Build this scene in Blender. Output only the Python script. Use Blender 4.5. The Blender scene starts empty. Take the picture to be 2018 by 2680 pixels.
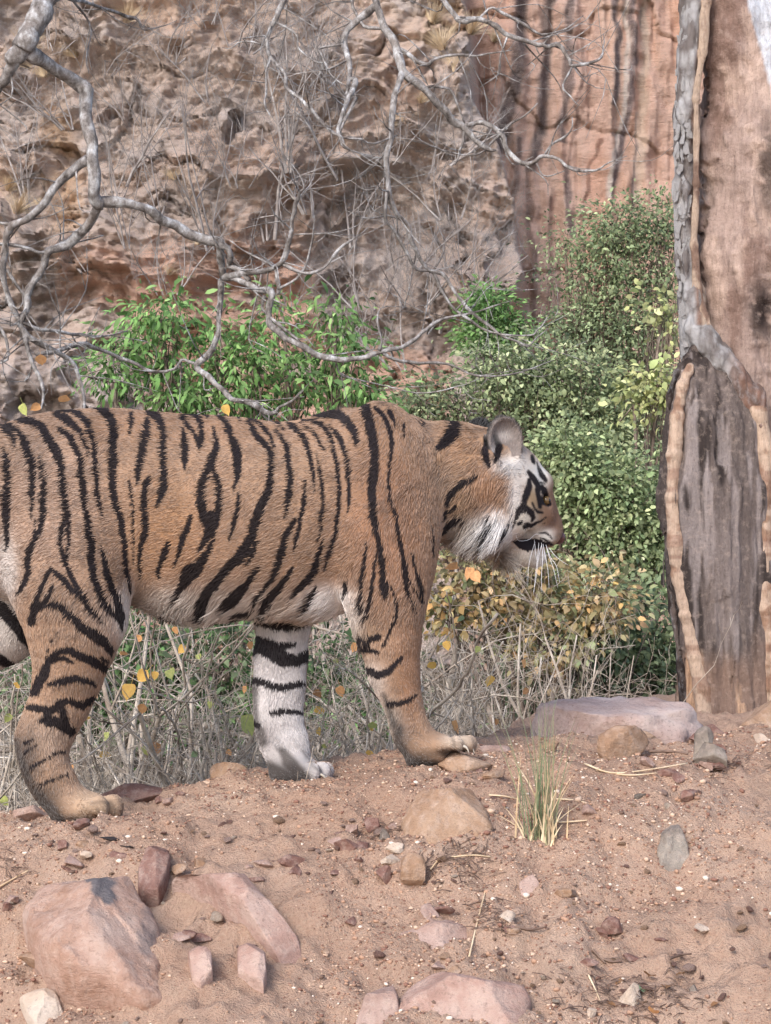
import bpy, math, random
import numpy as np
from mathutils import Vector, Matrix

scene = bpy.context.scene
COL = scene.collection
R = math.radians

# ------------------------------------------------------------------ camera
CAM = np.array([0.0, -5.0, 1.3]); FPX = 5000.0          # focal length in photograph pixels (2018 x 2680)
cam_d = bpy.data.cameras.new('camera'); cam = bpy.data.objects.new('camera', cam_d); COL.objects.link(cam)
cam.location = CAM; cam.rotation_euler = (R(90), 0, 0)
cam_d.sensor_fit = 'VERTICAL'; cam_d.sensor_height = 24.0; cam_d.lens = 24.0 * FPX / 2680.0
cam_d.clip_end = 500; scene.camera = cam
scene.render.resolution_x = 771; scene.render.resolution_y = 1024
# ------------------------------------------------------------------ world, sun, exposure
SUN_EL, SUN_AZ = R(38), R(208)                            # azimuth: from +Y clockwise (behind the camera, a little left)
w = bpy.data.worlds.new('World'); scene.world = w; w.use_nodes = True
nt = w.node_tree; nt.nodes.clear()
sky = nt.nodes.new('ShaderNodeTexSky'); sky.sky_type = 'NISHITA'; sky.sun_disc = False
sky.sun_elevation = SUN_EL; sky.sun_rotation = SUN_AZ; sky.dust_density = 1.8; sky.air_density = 1.0
bg = nt.nodes.new('ShaderNodeBackground'); bg.inputs['Strength'].default_value = 0.13
ow = nt.nodes.new('ShaderNodeOutputWorld'); nt.links.new(sky.outputs[0], bg.inputs[0]); nt.links.new(bg.outputs[0], ow.inputs[0])
sl = bpy.data.lights.new('sun', 'SUN'); sl.energy = 1.4; sl.angle = R(24); sl.color = (1.0, 0.965, 0.915)
so = bpy.data.objects.new('sun', sl); COL.objects.link(so)
sd = Vector((math.sin(SUN_AZ) * math.cos(SUN_EL), math.cos(SUN_AZ) * math.cos(SUN_EL), math.sin(SUN_EL)))
so.rotation_euler = sd.to_track_quat('Z', 'Y').to_euler(); so.location = (0, -3, 12)
scene.view_settings.view_transform = 'Standard'; scene.view_settings.look = 'None'
scene.view_settings.exposure = 1.08; scene.view_settings.gamma = 1.0; scene.view_settings.use_curve_mapping = False
scene.cycles.max_bounces = 6; scene.cycles.diffuse_bounces = 3; scene.cycles.glossy_bounces = 2
scene.cycles.transparent_max_bounces = 8
scene.cycles_curves.shape = 'RIBBONS'

# ------------------------------------------------------------------ helpers
def P(px, py, y=0.0):
    """photograph pixel + depth plane -> point of the place"""
    d = y + 5.0
    return np.array([(px - 1009.0) / FPX * d, y, 1.3 + (1340.0 - py) / FPX * d])
def toward_px(p):
    d = p[..., 1] + 5.0
    return 1009.0 + FPX * p[..., 0] / d, 1340.0 - FPX * (p[..., 2] - 1.3) / d
SAT = 0.86
def lin(r, g, b):
    f = lambda c: (c / 255 / 12.92) if c / 255 <= 0.04045 else ((c / 255 + 0.055) / 1.055) ** 2.4
    c = (f(r), f(g), f(b)); l = .25 * c[0] + .65 * c[1] + .1 * c[2]
    return tuple(l + (k - l) * SAT for k in c)
def tag(o, label=None, cat=None, group=None, kind=None):
    if label: o['label'] = label
    if cat: o['category'] = cat
    if group: o['group'] = group
    if kind: o['kind'] = kind
    return o
def empty(name, loc=(0, 0, 0)):
    o = bpy.data.objects.new(name, None); COL.objects.link(o); o.location = loc; o.empty_display_size = 0.1
    return o
def mesh_np(name, v, faces=None, quads=None, tris=None, smooth=True):
    """mesh from numpy arrays; vertices are taken as they stand"""
    me = bpy.data.meshes.new(name)
    v = np.asarray(v, np.float32)
    if faces is not None:
        me.from_pydata(v.tolist(), [], faces)
    else:
        arrs = [a for a in (quads, tris) if a is not None and len(a)]
        loops = np.concatenate([np.asarray(a, np.int32).ravel() for a in arrs])
        tot = np.concatenate([np.full(len(a), np.asarray(a).shape[1], np.int32) for a in arrs])
        st = np.concatenate([[0], np.cumsum(tot)[:-1]]).astype(np.int32)
        me.vertices.add(len(v)); me.vertices.foreach_set('co', v.ravel())
        me.loops.add(len(loops)); me.loops.foreach_set('vertex_index', loops)
        me.polygons.add(len(tot)); me.polygons.foreach_set('loop_start', st); me.polygons.foreach_set('loop_total', tot)
        me.update(calc_edges=True)
    if smooth and len(me.polygons):
        me.polygons.foreach_set('use_smooth', np.ones(len(me.polygons), bool))
    me.validate(); return me
def link(name, me, mat=None, parent=None):
    o = bpy.data.objects.new(name, me); COL.objects.link(o)
    if mat is not None and not (me.materials and me.materials[0] == mat):
        me.materials.clear(); me.materials.append(mat)
    if parent is not None: o.parent = parent
    return o
def vcol(me, name, cols):
    a = me.attributes.new(name, 'FLOAT_COLOR', 'POINT')
    c = np.ones((len(me.vertices), 4), np.float32); c[:, :3] = cols
    a.data.foreach_set('color', c.ravel())
# --- vectorised value noise
_rs = np.random.RandomState(7); _perm = np.tile(_rs.permutation(256), 3).astype(np.int64); _val = _rs.rand(256).astype(np.float32) * 2 - 1
def vnoise(p):
    p = np.asarray(p, np.float32); i = np.floor(p).astype(np.int64); f = p - i; u = f * f * f * (f * (f * 6 - 15) + 10)
    i &= 255
    def h(dx, dy, dz): return _val[_perm[_perm[_perm[i[..., 0] + dx & 255] + (i[..., 1] + dy & 255)] + (i[..., 2] + dz & 255)]]
    x, y, z = u[..., 0], u[..., 1], u[..., 2]
    l = lambda a, b, t: a + (b - a) * t
    return l(l(l(h(0,0,0), h(1,0,0), x), l(h(0,1,0), h(1,1,0), x), y), l(l(h(0,0,1), h(1,0,1), x), l(h(0,1,1), h(1,1,1), x), y), z)
def fbm(p, oct=4, gain=0.5, lac=2.03):
    p = np.asarray(p, np.float32); s = 0; a = 1
    for k in range(oct): s = s + a * vnoise(p + 17.3 * k); p = p * lac; a *= gain
    return s
def sstep(a, b, x):
    t = np.clip((x - a) / (b - a), 0, 1); return t * t * (3 - 2 * t)
# --- tubes: list of (points, radii) into one mesh
class Tubes:
    def __init__(s, sides=6): s.v = []; s.q = []; s.t = []; s.n = 0; s.sides = sides
    def add(s, pts, rad, sides=None, cap=True):
        k = sides or s.sides; pts = np.asarray(pts, float); rad = np.asarray(rad, float); n = len(pts)
        tan = np.gradient(pts, axis=0); tan /= np.linalg.norm(tan, axis=1)[:, None] + 1e-9
        ref = np.array([0.31, 0.87, 0.38]) if abs(tan[0] @ [0.31, 0.87, 0.38]) < 0.85 else np.array([1.0, 0, 0])
        a = np.cross(tan, ref); a /= np.linalg.norm(a, axis=1)[:, None] + 1e-9; b = np.cross(tan, a)
        th = np.arange(k) * 2 * math.pi / k
        ring = pts[:, None] + rad[:, None, None] * (np.cos(th)[None, :, None] * a[:, None] + np.sin(th)[None, :, None] * b[:, None])
        s.v.append(ring.reshape(-1, 3)); base = s.n
        i = np.arange(n - 1)[:, None] * k + np.arange(k)[None]; j = np.arange(n - 1)[:, None] * k + (np.arange(k)[None] + 1) % k
        s.q.append(base + np.stack([i, j, j + k, i + k], -1).reshape(-1, 4)); s.n += n * k
        if cap:
            s.v.append(np.array([pts[0], pts[-1]])); c0, c1 = s.n, s.n + 1; s.n += 2
            ar = np.arange(k); s.t.append(np.stack([np.full(k, c0), base + (ar + 1) % k, base + ar], -1))
            e = base + (n - 1) * k; s.t.append(np.stack([np.full(k, c1), e + ar, e + (ar + 1) % k], -1))
    def mesh(s, name, origin=(0, 0, 0)):
        return mesh_np(name, np.concatenate(s.v) - np.asarray(origin), quads=np.concatenate(s.q), tris=np.concatenate(s.t) if s.t else None)
def spline(pts, n):
    """smooth resample (Catmull-Rom) of rows"""
    p = np.asarray(pts, float); m = len(p)
    if m < 3:
        t = np.linspace(0, 1, n)[:, None]; return p[0] * (1 - t) + p[-1] * t
    e = np.vstack([2 * p[0] - p[1], p, 2 * p[-1] - p[-2]])
    t = np.linspace(0, m - 1 - 1e-6, n); i = t.astype(int); f = (t - i)[:, None]
    a, b, c, d = e[i], e[i + 1], e[i + 2], e[i + 3]
    return 0.5 * (2 * b + (c - a) * f + (2 * a - 5 * b + 4 * c - d) * f ** 2 + (3 * b - a - 3 * c + d) * f ** 3)
# --- materials
class Mat:
    """small node helper"""
    def __init__(s, name, rough=0.9, spec=0.2):
        s.m = bpy.data.materials.new(name); s.m.use_nodes = True; s.t = s.m.node_tree; s.N = s.t.nodes; s.L = s.t.links
        s.b = s.N['Principled BSDF']; s.b.inputs['Roughness'].default_value = rough; s.b.inputs['Specular IOR Level'].default_value = spec
    def tc(s, kind='Object', scale=(1, 1, 1), loc=(0, 0, 0), rot=(0, 0, 0)):
        c = s.N.new('ShaderNodeTexCoord'); m = s.N.new('ShaderNodeMapping'); m.inputs['Scale'].default_value = scale
        m.inputs['Location'].default_value = loc; m.inputs['Rotation'].default_value = rot; s.L.new(c.outputs[kind], m.inputs[0]); return m.outputs[0]
    def noise(s, vec, scale, detail=5, rough=0.6, dist=0.0):
        n = s.N.new('ShaderNodeTexNoise'); n.inputs['Scale'].default_value = scale; n.inputs['Detail'].default_value = detail
        n.inputs['Roughness'].default_value = rough; n.inputs['Distortion'].default_value = dist; s.L.new(vec, n.inputs['Vector']); return n.outputs['Fac']
    def voro(s, vec, scale, out='Distance', feature='F1'):
        n = s.N.new('ShaderNodeTexVoronoi'); n.feature = feature; n.inputs['Scale'].default_value = scale; s.L.new(vec, n.inputs['Vector']); return n.outputs[out]
    def ramp(s, fac, stops, interp='LINEAR'):
        r = s.N.new('ShaderNodeValToRGB'); e = r.color_ramp.elements; r.color_ramp.interpolation = interp
        while len(e) < len(stops): e.new(0.5)
        for k, (p, c) in enumerate(stops): e[k].position = p; e[k].color = (*c, 1) if len(c) == 3 else c
        s.L.new(fac, r.inputs[0]); return r.outputs[0]
    def g(s, fac, a, b, ca=0.0, cb=1.0): return s.ramp(fac, [(a, (ca,) * 3), (b, (cb,) * 3)])
    def mix(s, fac, a, b, mode='MIX'):
        m = s.N.new('ShaderNodeMix'); m.data_type = 'RGBA'; m.blend_type = mode
        for k, v in ((0, fac), (6, a), (7, b)):
            if hasattr(v, 'is_output'): s.L.new(v, m.inputs[k])
            elif isinstance(v, (int, float)): m.inputs[k].default_value = v
            else: m.inputs[k].default_value = (*v, 1)
        return m.outputs[2]
    def math(s, op, a, b):
        m = s.N.new('ShaderNodeMath'); m.operation = op
        for k, v in ((0, a), (1, b)):
            if hasattr(v, 'is_output'): s.L.new(v, m.inputs[k])
            else: m.inputs[k].default_value = v
        return m.outputs[0]
    def attr(s, name):
        a = s.N.new('ShaderNodeAttribute'); a.attribute_name = name; return a.outputs['Color']
    def rnd(s): return s.N.new('ShaderNodeObjectInfo').outputs['Random']
    def color(s, c):
        if hasattr(c, 'is_output'): s.L.new(c, s.b.inputs['Base Color'])
        else: s.b.inputs['Base Color'].default_value = (*c, 1)
        return s
    def bump(s, h, strength=0.5, dist=0.01):
        b = s.N.new('ShaderNodeBump'); b.inputs['Strength'].default_value = strength; b.inputs['Distance'].default_value = dist
        s.L.new(h, b.inputs['Height']); s.L.new(b.outputs[0], s.b.inputs['Normal']); return s
# ================================================================== ground: an earth bank with a worn crest, a ravine behind it
def crest_z(x): return np.interp(x, [-60, -4, -2, -1.0, -.79, -.45, .1, .5, 1.0, 2.0, 4, 60], [.1, .2, .40, .475, .5, .555, .645, .635, .65, .7, .7, .6])
def ground_z(x, y, fine=True):
    x = np.asarray(x, float); y = np.asarray(y, float); sh = np.broadcast(x, y).shape; x = np.broadcast_to(x, sh); y = np.broadcast_to(y, sh)
    z = crest_z(x).copy()
    f = np.maximum(-.22 - y, 0); z -= .46 * (np.sqrt(f * f + .02) - .1414 + 0 * f) * (1 / (1 + .12 * f)) * np.where(f < 2.2, 1, 1)
    z = np.maximum(z, -.55 + 0 * z)
    ye = np.interp(x, [-60, -3, -1.4, -.7, 0, .22, .42, .8, 3, 60], [.1, .12, .18, .22, .27, .42, 1.15, 1.75, 2.0, 2.0])
    b = np.maximum(y - ye, 0); z -= .75 * (np.sqrt(b * b + .01) - .1)
    z = np.maximum(z, -.9 + .012 * np.maximum(y - 3, 0) + .05 * vnoise(np.stack([x * .8, y * .8, 0 * x], -1)))
    near = np.exp(-((x / 3.0) ** 4)) * np.exp(-(((y + .3) / 2.2) ** 4))
    q = np.stack([x, y, 0 * x + 1.7], -1)
    away = sstep(.02, .2, np.minimum(np.minimum(np.hypot(x + .79, y + .12), np.hypot(x - .1, y + .12)), np.hypot(x + .25, y - .12)))
    z = z + near * (.028 * fbm(q * 3.1, 3) + away * .015 * fbm(q * 8.0 + 5, 3) * (1 + sstep(-.3, -.7, y)))
    for fx, fy, fz in ((-.79, -.125, .503), (-.70, -.125, .512), (.085, -.125, .650), (-.255, .12, .573), (-.18, .12, .580)):
        wf = np.exp(-(((x - fx) / .11) ** 2 + ((y - fy) / .10) ** 2)); z = z + wf * (fz - z)
    if fine: z = z + near * (.008 * fbm(q * 24, 3) + .010 * np.maximum(fbm(q * 48 + 3, 2), .1)) - near * .012 * sstep(.35, .6, fbm(q * 6 + 31, 3))
    return z
def axis(a, b, h, far, n):
    core = np.arange(a, b + h / 2, h); g = np.geomspace(h * 1.5, far, n)
    return np.concatenate([(a - np.cumsum(g))[::-1], core, b + np.cumsum(g)])
gx = axis(-1.35, 1.55, .0085, 14, 34); gy = axis(-1.45, 1.3, .0085, 14, 34)
X, Y = np.meshgrid(gx, gy, indexing='ij'); Z = ground_z(X, Y)
nx, ny = X.shape; I = np.arange(nx * ny).reshape(nx, ny)
gq = np.stack([I[:-1, :-1], I[1:, :-1], I[1:, 1:], I[:-1, 1:]], -1).reshape(-1, 4)
m = Mat('bank_soil', .95, .1); v = m.tc('Object')
base = m.ramp(m.noise(v, 2.2, 6, .65), [(.3, lin(162, 124, 102)), (.5, lin(190, 152, 129)), (.72, lin(208, 175, 153))])
base = m.mix(m.g(m.noise(v, 9, 5, .7), .45, .72, 0, .5), base, lin(168, 120, 92))
base = m.mix(m.g(m.noise(v, 5.3, 4, .6), .55, .75, 0, .5), base, lin(156, 130, 112))
fine = m.noise(v, 120, 4, .7); base = m.mix(m.g(fine, .35, .75, 0, .55), base, lin(212, 182, 156))
base = m.mix(m.g(m.noise(v, 210, 3, .6), .56, .72, 0, .5), base, lin(112, 84, 68))
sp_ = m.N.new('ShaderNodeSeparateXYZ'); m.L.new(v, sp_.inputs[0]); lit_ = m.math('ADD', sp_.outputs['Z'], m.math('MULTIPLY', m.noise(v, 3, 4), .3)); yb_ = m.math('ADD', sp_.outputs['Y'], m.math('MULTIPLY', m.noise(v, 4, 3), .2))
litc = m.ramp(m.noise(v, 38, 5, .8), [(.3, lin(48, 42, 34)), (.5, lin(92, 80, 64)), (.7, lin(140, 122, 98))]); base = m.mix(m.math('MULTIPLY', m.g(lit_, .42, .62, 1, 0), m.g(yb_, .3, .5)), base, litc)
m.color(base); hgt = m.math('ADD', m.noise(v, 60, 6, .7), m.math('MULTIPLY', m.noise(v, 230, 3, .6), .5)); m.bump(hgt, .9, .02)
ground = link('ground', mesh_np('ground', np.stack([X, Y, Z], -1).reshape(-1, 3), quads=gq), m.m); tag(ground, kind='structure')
ground['label'] = 'bare reddish earth bank sloping down from a worn crest'
def hit(px, py, d0=3.2, d1=9.0):
    """where the line of sight through a pixel meets the ground"""
    d = np.linspace(d0, d1, 1400); x = (px - 1009) / FPX * d; z = 1.3 + (1340 - py) / FPX * d
    g = ground_z(x, d - 5, False); k = np.argmax(z < g)
    if not (z < g).any(): k = len(d) - 1
    return np.array([x[k], d[k] - 5, g[k]])

# ================================================================== cliff behind
CSX, CSZ = .027, .024
cx = np.arange(-8.2, 8.2, CSX); cz = np.arange(-1.2, 9.2, CSZ)
X, Zc = np.meshgrid(cx, cz, indexing='ij')
YF = 20.0
pxc = 1009 + FPX * X / 25.0; pyc = 1340 - FPX * (Zc - 1.3) / 25.0        # rough position of each spot seen from the bank
edge = np.interp(pyc, [-900, 0, 200, 330, 500, 700, 900, 1400], [1230, 1240, 1250, 1330, 1375, 1390, 1300, 1290]) + 25 * vnoise(np.stack([X * .3, Zc * .9, X * 0], -1))
right = sstep(-25, 35, pxc - edge)
q3 = np.stack([X, Zc * 0, Zc], -1)
warp = fbm(q3 * .55, 4)
zs = Zc * 1.0 + .35 * warp + .06 * X
n0 = fbm(q3 * 1.1 + 21, 3)
def ledge(t, sharp=6): f = t - np.floor(t); return f ** sharp - .5 * f
relief_l = -.36 * ledge(zs * .62 + .3) - .26 * ledge(zs * 1.7 + warp, 5) * (1 + .7 * fbm(q3 * .8 + 4, 2)) - .16 * ledge(zs * 4.3 + 1.3 * warp, 4) + .40 * fbm(q3 * .45 + 2, 4) + .13 * fbm(q3 * 2.3, 4) + .08 * fbm(q3 * 7, 3) - .045 * ledge(zs * 9.5 + 2 * warp, 4) * (.4 + np.maximum(n0, 0)) + .03 * fbm(q3 * np.array([14, 1, 30]), 2)
fz_ = (zs * 1.7 + warp) % 1.0; fz2 = (zs * 4.3 + 1.3 * warp) % 1.0; relief_l = relief_l + (.22 * np.exp(-((fz_ - .93) / .05) ** 2) + .10 * np.exp(-((fz2 - .9) / .09) ** 2)) * sstep(-.3, .4, n0)
blk = vnoise(np.stack([np.floor(X * .9 + 1.2 * warp), np.floor(zs * 1.7 + warp), 0 * X], -1)); relief_l = relief_l + .15 * blk
q3v = q3 * np.array([2.6, 1, .35]); relief_r = .26 * fbm(q3v * .8, 4) + .10 * fbm(q3v * 3 + 8, 3) + .10 * ledge(Zc * .55 + .5 * warp) * 2 + .05 * fbm(q3 * 5, 3)
lean = .42 * (Zc - 3)
Yc = YF + (1 - right) * (lean * .6 + relief_l) + right * (3.2 + .1 * lean + relief_r)
Yc = Yc - 1.1 * (1 - right) * np.exp(-((pyc - 760) / 90) ** 2) * sstep(800, 1250, pxc) * .8     # overhang low on the left mass
V = np.stack([X, Yc, Zc], -1)
# rock colours (its own strata and stains; right face also has warm sunlight painted in)
def rgb(*c): return np.array(lin(*c))
n1 = fbm(q3 * .7 + 11, 4); slant = X + .16 * (Zc - 3) * sstep(1450, 1700, pxc); n2 = fbm(q3 * 3.1 + 5, 4); st = fbm(np.stack([X * 1.3, X * 0, Zc * .22], -1) + 3, 4); st2 = fbm(np.stack([slant * 4.2, X * 0, Zc * .30], -1) + 7, 4); band = fbm(np.stack([X * .25, X * 0, zs * 3.2], -1) + 1, 4)
def mixc(a, b, t): t = np.clip(t, 0, 1)[..., None]; return a * (1 - t) + b * t
colL = np.tile(rgb(190, 164, 148), (*X.shape, 1)); colL = mixc(colL, rgb(162, 146, 138), sstep(-.1, .6, band)); colL = mixc(colL, rgb(196, 160, 138), sstep(.05, .8, n1) * .8); colL = mixc(colL, rgb(128, 114, 108), sstep(.35, .9, st + .4 * n2)); colL = mixc(colL, rgb(206, 178, 160), sstep(.35, .9, n2) * .6)
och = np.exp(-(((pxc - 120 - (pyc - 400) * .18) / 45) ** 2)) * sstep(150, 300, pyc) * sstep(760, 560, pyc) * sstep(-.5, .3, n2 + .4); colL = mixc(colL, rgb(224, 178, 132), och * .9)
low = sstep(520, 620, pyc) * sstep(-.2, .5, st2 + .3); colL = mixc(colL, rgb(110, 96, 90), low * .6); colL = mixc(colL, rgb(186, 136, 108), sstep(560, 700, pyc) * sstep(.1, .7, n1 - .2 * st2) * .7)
colL = mixc(colL, rgb(214, 176, 146), sstep(160, -50, pyc) * sstep(.0, .7, n1 + .3) * .6)
colR = np.tile(rgb(228, 186, 162), (*X.shape, 1)); colR = mixc(colR, rgb(236, 194, 174), sstep(-.1, .5, st2)); colR = mixc(colR, rgb(212, 156, 126), sstep(.1, .7, st) * .7); colR = mixc(colR, rgb(166, 134, 118), sstep(.2, .7, fbm(np.stack([X * 2.2, 0 * X, Zc * .2], -1) + 20, 4)) * .8)
colR = mixc(colR, rgb(176, 142, 126), sstep(1560, 1380, pxc) * .55); colR = mixc(colR, rgb(236, 190, 168), sstep(1600, 1720, pxc) * sstep(-.2, .4, st2 + .1) * .55)
def streak(col, pts, w, c, a=.95):
    pts = np.array(pts, float); xc = np.interp(pyc, pts[:, 1], pts[:, 0]); inside = (pyc > pts[0, 1]) & (pyc < pts[-1, 1])
    return mixc(col, c, a * np.exp(-((pxc - xc + 9 * n2) / w) ** 4) * inside)
dk = rgb(92, 82, 84)
for pts, w_, c_ in (([(1735, -400), (1745, 0), (1740, 130), (1712, 260), (1690, 340), (1672, 412)], 15, dk), ([(1690, -300), (1700, 60), (1690, 140)], 12, dk), ([(1770, 150), (1757, 320), (1745, 440)], 9, dk), ([(1600, -100), (1590, 40), (1572, 220), (1552, 330)], 9, rgb(118, 92, 84)), ([(1560, -200), (1555, 60), (1530, 240)], 16, rgb(96, 84, 84)),
                   ([(1500, -200), (1490, 60), (1470, 210), (1440, 330)], 20, rgb(98, 86, 84)), ([(1420, -200), (1400, 40), (1355, 200), (1330, 300)], 24, rgb(84, 74, 74)), ([(1400, 230), (1385, 420), (1380, 600)], 13, rgb(120, 98, 90)), ([(1650, 230), (1620, 330), (1600, 420)], 8, rgb(120, 84, 70)), ([(1430, 330), (1440, 500), (1450, 800)], 12, rgb(128, 100, 88)), ([(1500, 400), (1500, 600), (1490, 850)], 10, rgb(134, 104, 92)), ([(1540, 300), (1555, 420), (1560, 520)], 14, rgb(104, 88, 86))):
    colR = streak(colR, pts, w_, c_)
for pts, w_, c_ in (([(1722, -300), (1728, 60), (1722, 150), (1700, 240), (1685, 320), (1668, 410)], 7, rgb(240, 222, 210)), ([(1785, -200), (1780, 200), (1765, 420)], 14, rgb(238, 206, 182)), ([(1370, 620), (1362, 700), (1355, 840)], 13, rgb(228, 160, 124)), ([(1500, 760), (1492, 880)], 9, rgb(224, 160, 126))): colR = streak(colR, pts, w_, c_)
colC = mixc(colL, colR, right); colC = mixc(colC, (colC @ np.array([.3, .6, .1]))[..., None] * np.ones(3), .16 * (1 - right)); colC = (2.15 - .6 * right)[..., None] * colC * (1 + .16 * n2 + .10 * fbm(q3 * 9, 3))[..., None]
# pale dry ledges catch more dust
I = np.arange(X.size).reshape(X.shape); cq = np.stack([I[:-1, :-1], I[1:, :-1], I[1:, 1:], I[:-1, 1:]], -1).reshape(-1, 4)
colC = colC * np.minimum(1, (.66 + .16 * right)[..., None] / np.maximum(colC.max(-1, keepdims=True), .01)) ** .75; colC = colC * np.minimum(1, .72 / np.maximum(colC.max(-1, keepdims=True), .01))
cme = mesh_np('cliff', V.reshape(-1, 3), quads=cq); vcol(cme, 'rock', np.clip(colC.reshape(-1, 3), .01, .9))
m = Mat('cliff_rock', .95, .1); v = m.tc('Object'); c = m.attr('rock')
c = m.mix(m.g(m.noise(v, 14, 5, .7), .4, .8, 0, .25), c, lin(226, 196, 180)); c = m.mix(m.g(m.noise(m.tc('Object', (1, 1, 5)), 4, 5, .7), .55, .7, 0, .3), c, lin(100, 84, 78))
c = m.mix(m.g(m.noise(m.tc('Object', (1, 1, 2.2)), 42, 5, .75), .5, .66, 0, .28), c, lin(110, 94, 86)); c = m.mix(m.g(m.noise(m.tc('Object', (1.5, 1, 3), (7, 0, 0)), 30, 5, .75), .54, .68, 0, .5), c, lin(226, 208, 196))
m.color(c); m.bump(m.noise(m.tc('Object', (1, 1, 2.6)), 9, 8, .76), .9, .13)
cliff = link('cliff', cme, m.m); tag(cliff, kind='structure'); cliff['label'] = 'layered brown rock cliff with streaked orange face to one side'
def cliff_y(px, py):
    d = 25.0
    for _ in range(6):
        x = (px - 1009) / FPX * d; z = 1.3 + (1340 - py) / FPX * d
        i = int(np.clip((x - cx[0]) / CSX, 0, len(cx) - 1)); j = int(np.clip((z - cz[0]) / CSZ, 0, len(cz) - 1)); d = Yc[i, j] + 5
    return d - 5
# ================================================================== tiger
BODY_FR = np.array([[1.0, 0, 0], [0, 0, 1.0], [0, 1.0, 0]])     # in-plane x, in-plane z, lateral y
YAW = R(20)
HEAD_FR = np.array([[math.cos(YAW), math.sin(YAW), 0], [0, 0, 1.0], [math.sin(YAW), -math.cos(YAW), 0]])
def H(px, py, c=0.0):
    """a point of the head: pixel of the midline profile, c = metres to the camera's side"""
    x0 = 0.231; y = 0.0
    for _ in range(4): x = (px - 1009) / FPX * (5 + y); y = math.tan(YAW) * (x - x0)
    return np.array([x, y, 1.3 + (1340 - py) / FPX * (5 + y)]) + c * HEAD_FR[2]
prims = []          # (kind, data, part, blend)
def cone(A, B, ra, rb, la, lb, part, k=0.03, fr=BODY_FR): prims.append(('cone', (np.asarray(A, float), np.asarray(B, float), ra, rb, la, lb, fr), part, k))
def ell(C, r, ang, part, k=0.03, fr=BODY_FR, op='add'):
    c, s = math.cos(ang), math.sin(ang)
    f = np.array([c * fr[0] + s * fr[1], -s * fr[0] + c * fr[1], fr[2]])
    prims.append(('ell', (np.asarray(C, float), np.asarray(r, float), f, op), part, k))
def limb(pairs, part, k=0.03):
    """pairs: left px, left py, right px, right py, depth y, lateral radius"""
    st = []
    for lx, ly, rx, ry, y, lat in pairs:
        a, b = P(lx, ly, y), P(rx, ry, y); st.append(((a + b) / 2, np.linalg.norm(a - b) / 2, lat))
    for a, b in zip(st[:-1], st[1:]): cone(a[0], b[0], a[1], b[1], a[2], b[2], part, k)
TORSO = np.array([(-150, 1240, 1400, .08), (-120, 1185, 1470, .14), (-60, 1132, 1530, .185), (0, 1109, 1560, .2), (73, 1087, 1580, .205), (157, 1071, 1590, .2), (260, 1063, 1585, .195),
    (340, 1067, 1575, .19), (420, 1076, 1606, .2), (500, 1081, 1622, .21), (588, 1086, 1622, .22), (660, 1093, 1612, .225), (726, 1103, 1614, .23), (785, 1098, 1618, .23), (830, 1081, 1618, .225),
    (894, 1065, 1606, .215), (960, 1066, 1588, .2), (1030, 1080, 1566, .185), (1080, 1098, 1530, .165), (1120, 1120, 1470, .125), (1140, 1180, 1420, .08)])
def eval_prim(pr, p):
    kind, dt, part, k = pr
    if kind == 'torso':
        px = 1009 + 1000 * p[..., 0]; T = dt
        top = np.interp(px, T[:, 0], T[:, 4]); bot = np.interp(px, T[:, 0], T[:, 5]); wd = np.interp(px, T[:, 0], T[:, 3])
        c = (top + bot) / 2; h = (top - bot) / 2
        z = p[..., 2] - c
        # deeper, fuller in the upper half; the belly narrows
        wl = wd * (1 - 0.12 * np.clip(-z / h, -1, 1))
        e = np.sqrt((z / h) ** 2 + (p[..., 1] / wl) ** 2) + 1e-6
        d = (e - 1) * np.minimum(h, wd) * 0.85
        return np.maximum(d, np.maximum(T[0, 0] - px, px - T[-1, 0]) / 1000)
    if kind == 'cone':
        A, B, ra, rb, la, lb, fr = dt
        q = (p - A) @ fr.T; b = fr @ (B - A)
        L2 = b[0] ** 2 + b[1] ** 2 + 1e-9
        t = np.clip((q[..., 0] * b[0] + q[..., 1] * b[1]) / L2, 0, 1)
        r = ra + (rb - ra) * t; l = la + (lb - la) * t
        lat = (q[..., 2] - b[2] * t) * (r / l)
        return (np.sqrt((q[..., 0] - b[0] * t) ** 2 + (q[..., 1] - b[1] * t) ** 2 + lat ** 2) - r) * np.minimum(1, l / r)
    C, r, f, op = dt
    q = (p - C) @ f.T; e = np.sqrt(((q / r) ** 2).sum(-1)) + 1e-6; g = np.sqrt(((q / r ** 2) ** 2).sum(-1)) + 1e-6
    return e * (e - 1) / g
def prim_box(pr):
    kind, dt, part, k = pr
    if kind == 'torso': return np.array([-1.2, -.3, .9]), np.array([.2, .3, 1.65])
    if kind == 'cone':
        A, B, ra, rb, la, lb, fr = dt; m = max(ra, rb, la, lb); return np.minimum(A, B) - m, np.maximum(A, B) + m
    C, r, f, op = dt; m = max(r); return C - m, C + m
Tz = np.hstack([TORSO, 1.3 + (1340 - TORSO[:, 1:2]) / 1000, 1.3 + (1340 - TORSO[:, 2:3]) / 1000])
_xs = np.linspace(-150, 1140, 130)
Tz = np.stack([_xs] + [np.convolve(np.pad(np.interp(_xs, Tz[:, 0], Tz[:, c]), 4, 'edge'), np.hanning(11)[1:-1] / np.hanning(11).sum(), 'valid') for c in range(1, 6)], 1)
TOR, FF, FH, HD, EN, EF, TL, NF, NH = range(9)
prims.append(('torso', Tz, TOR, .05))
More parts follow.
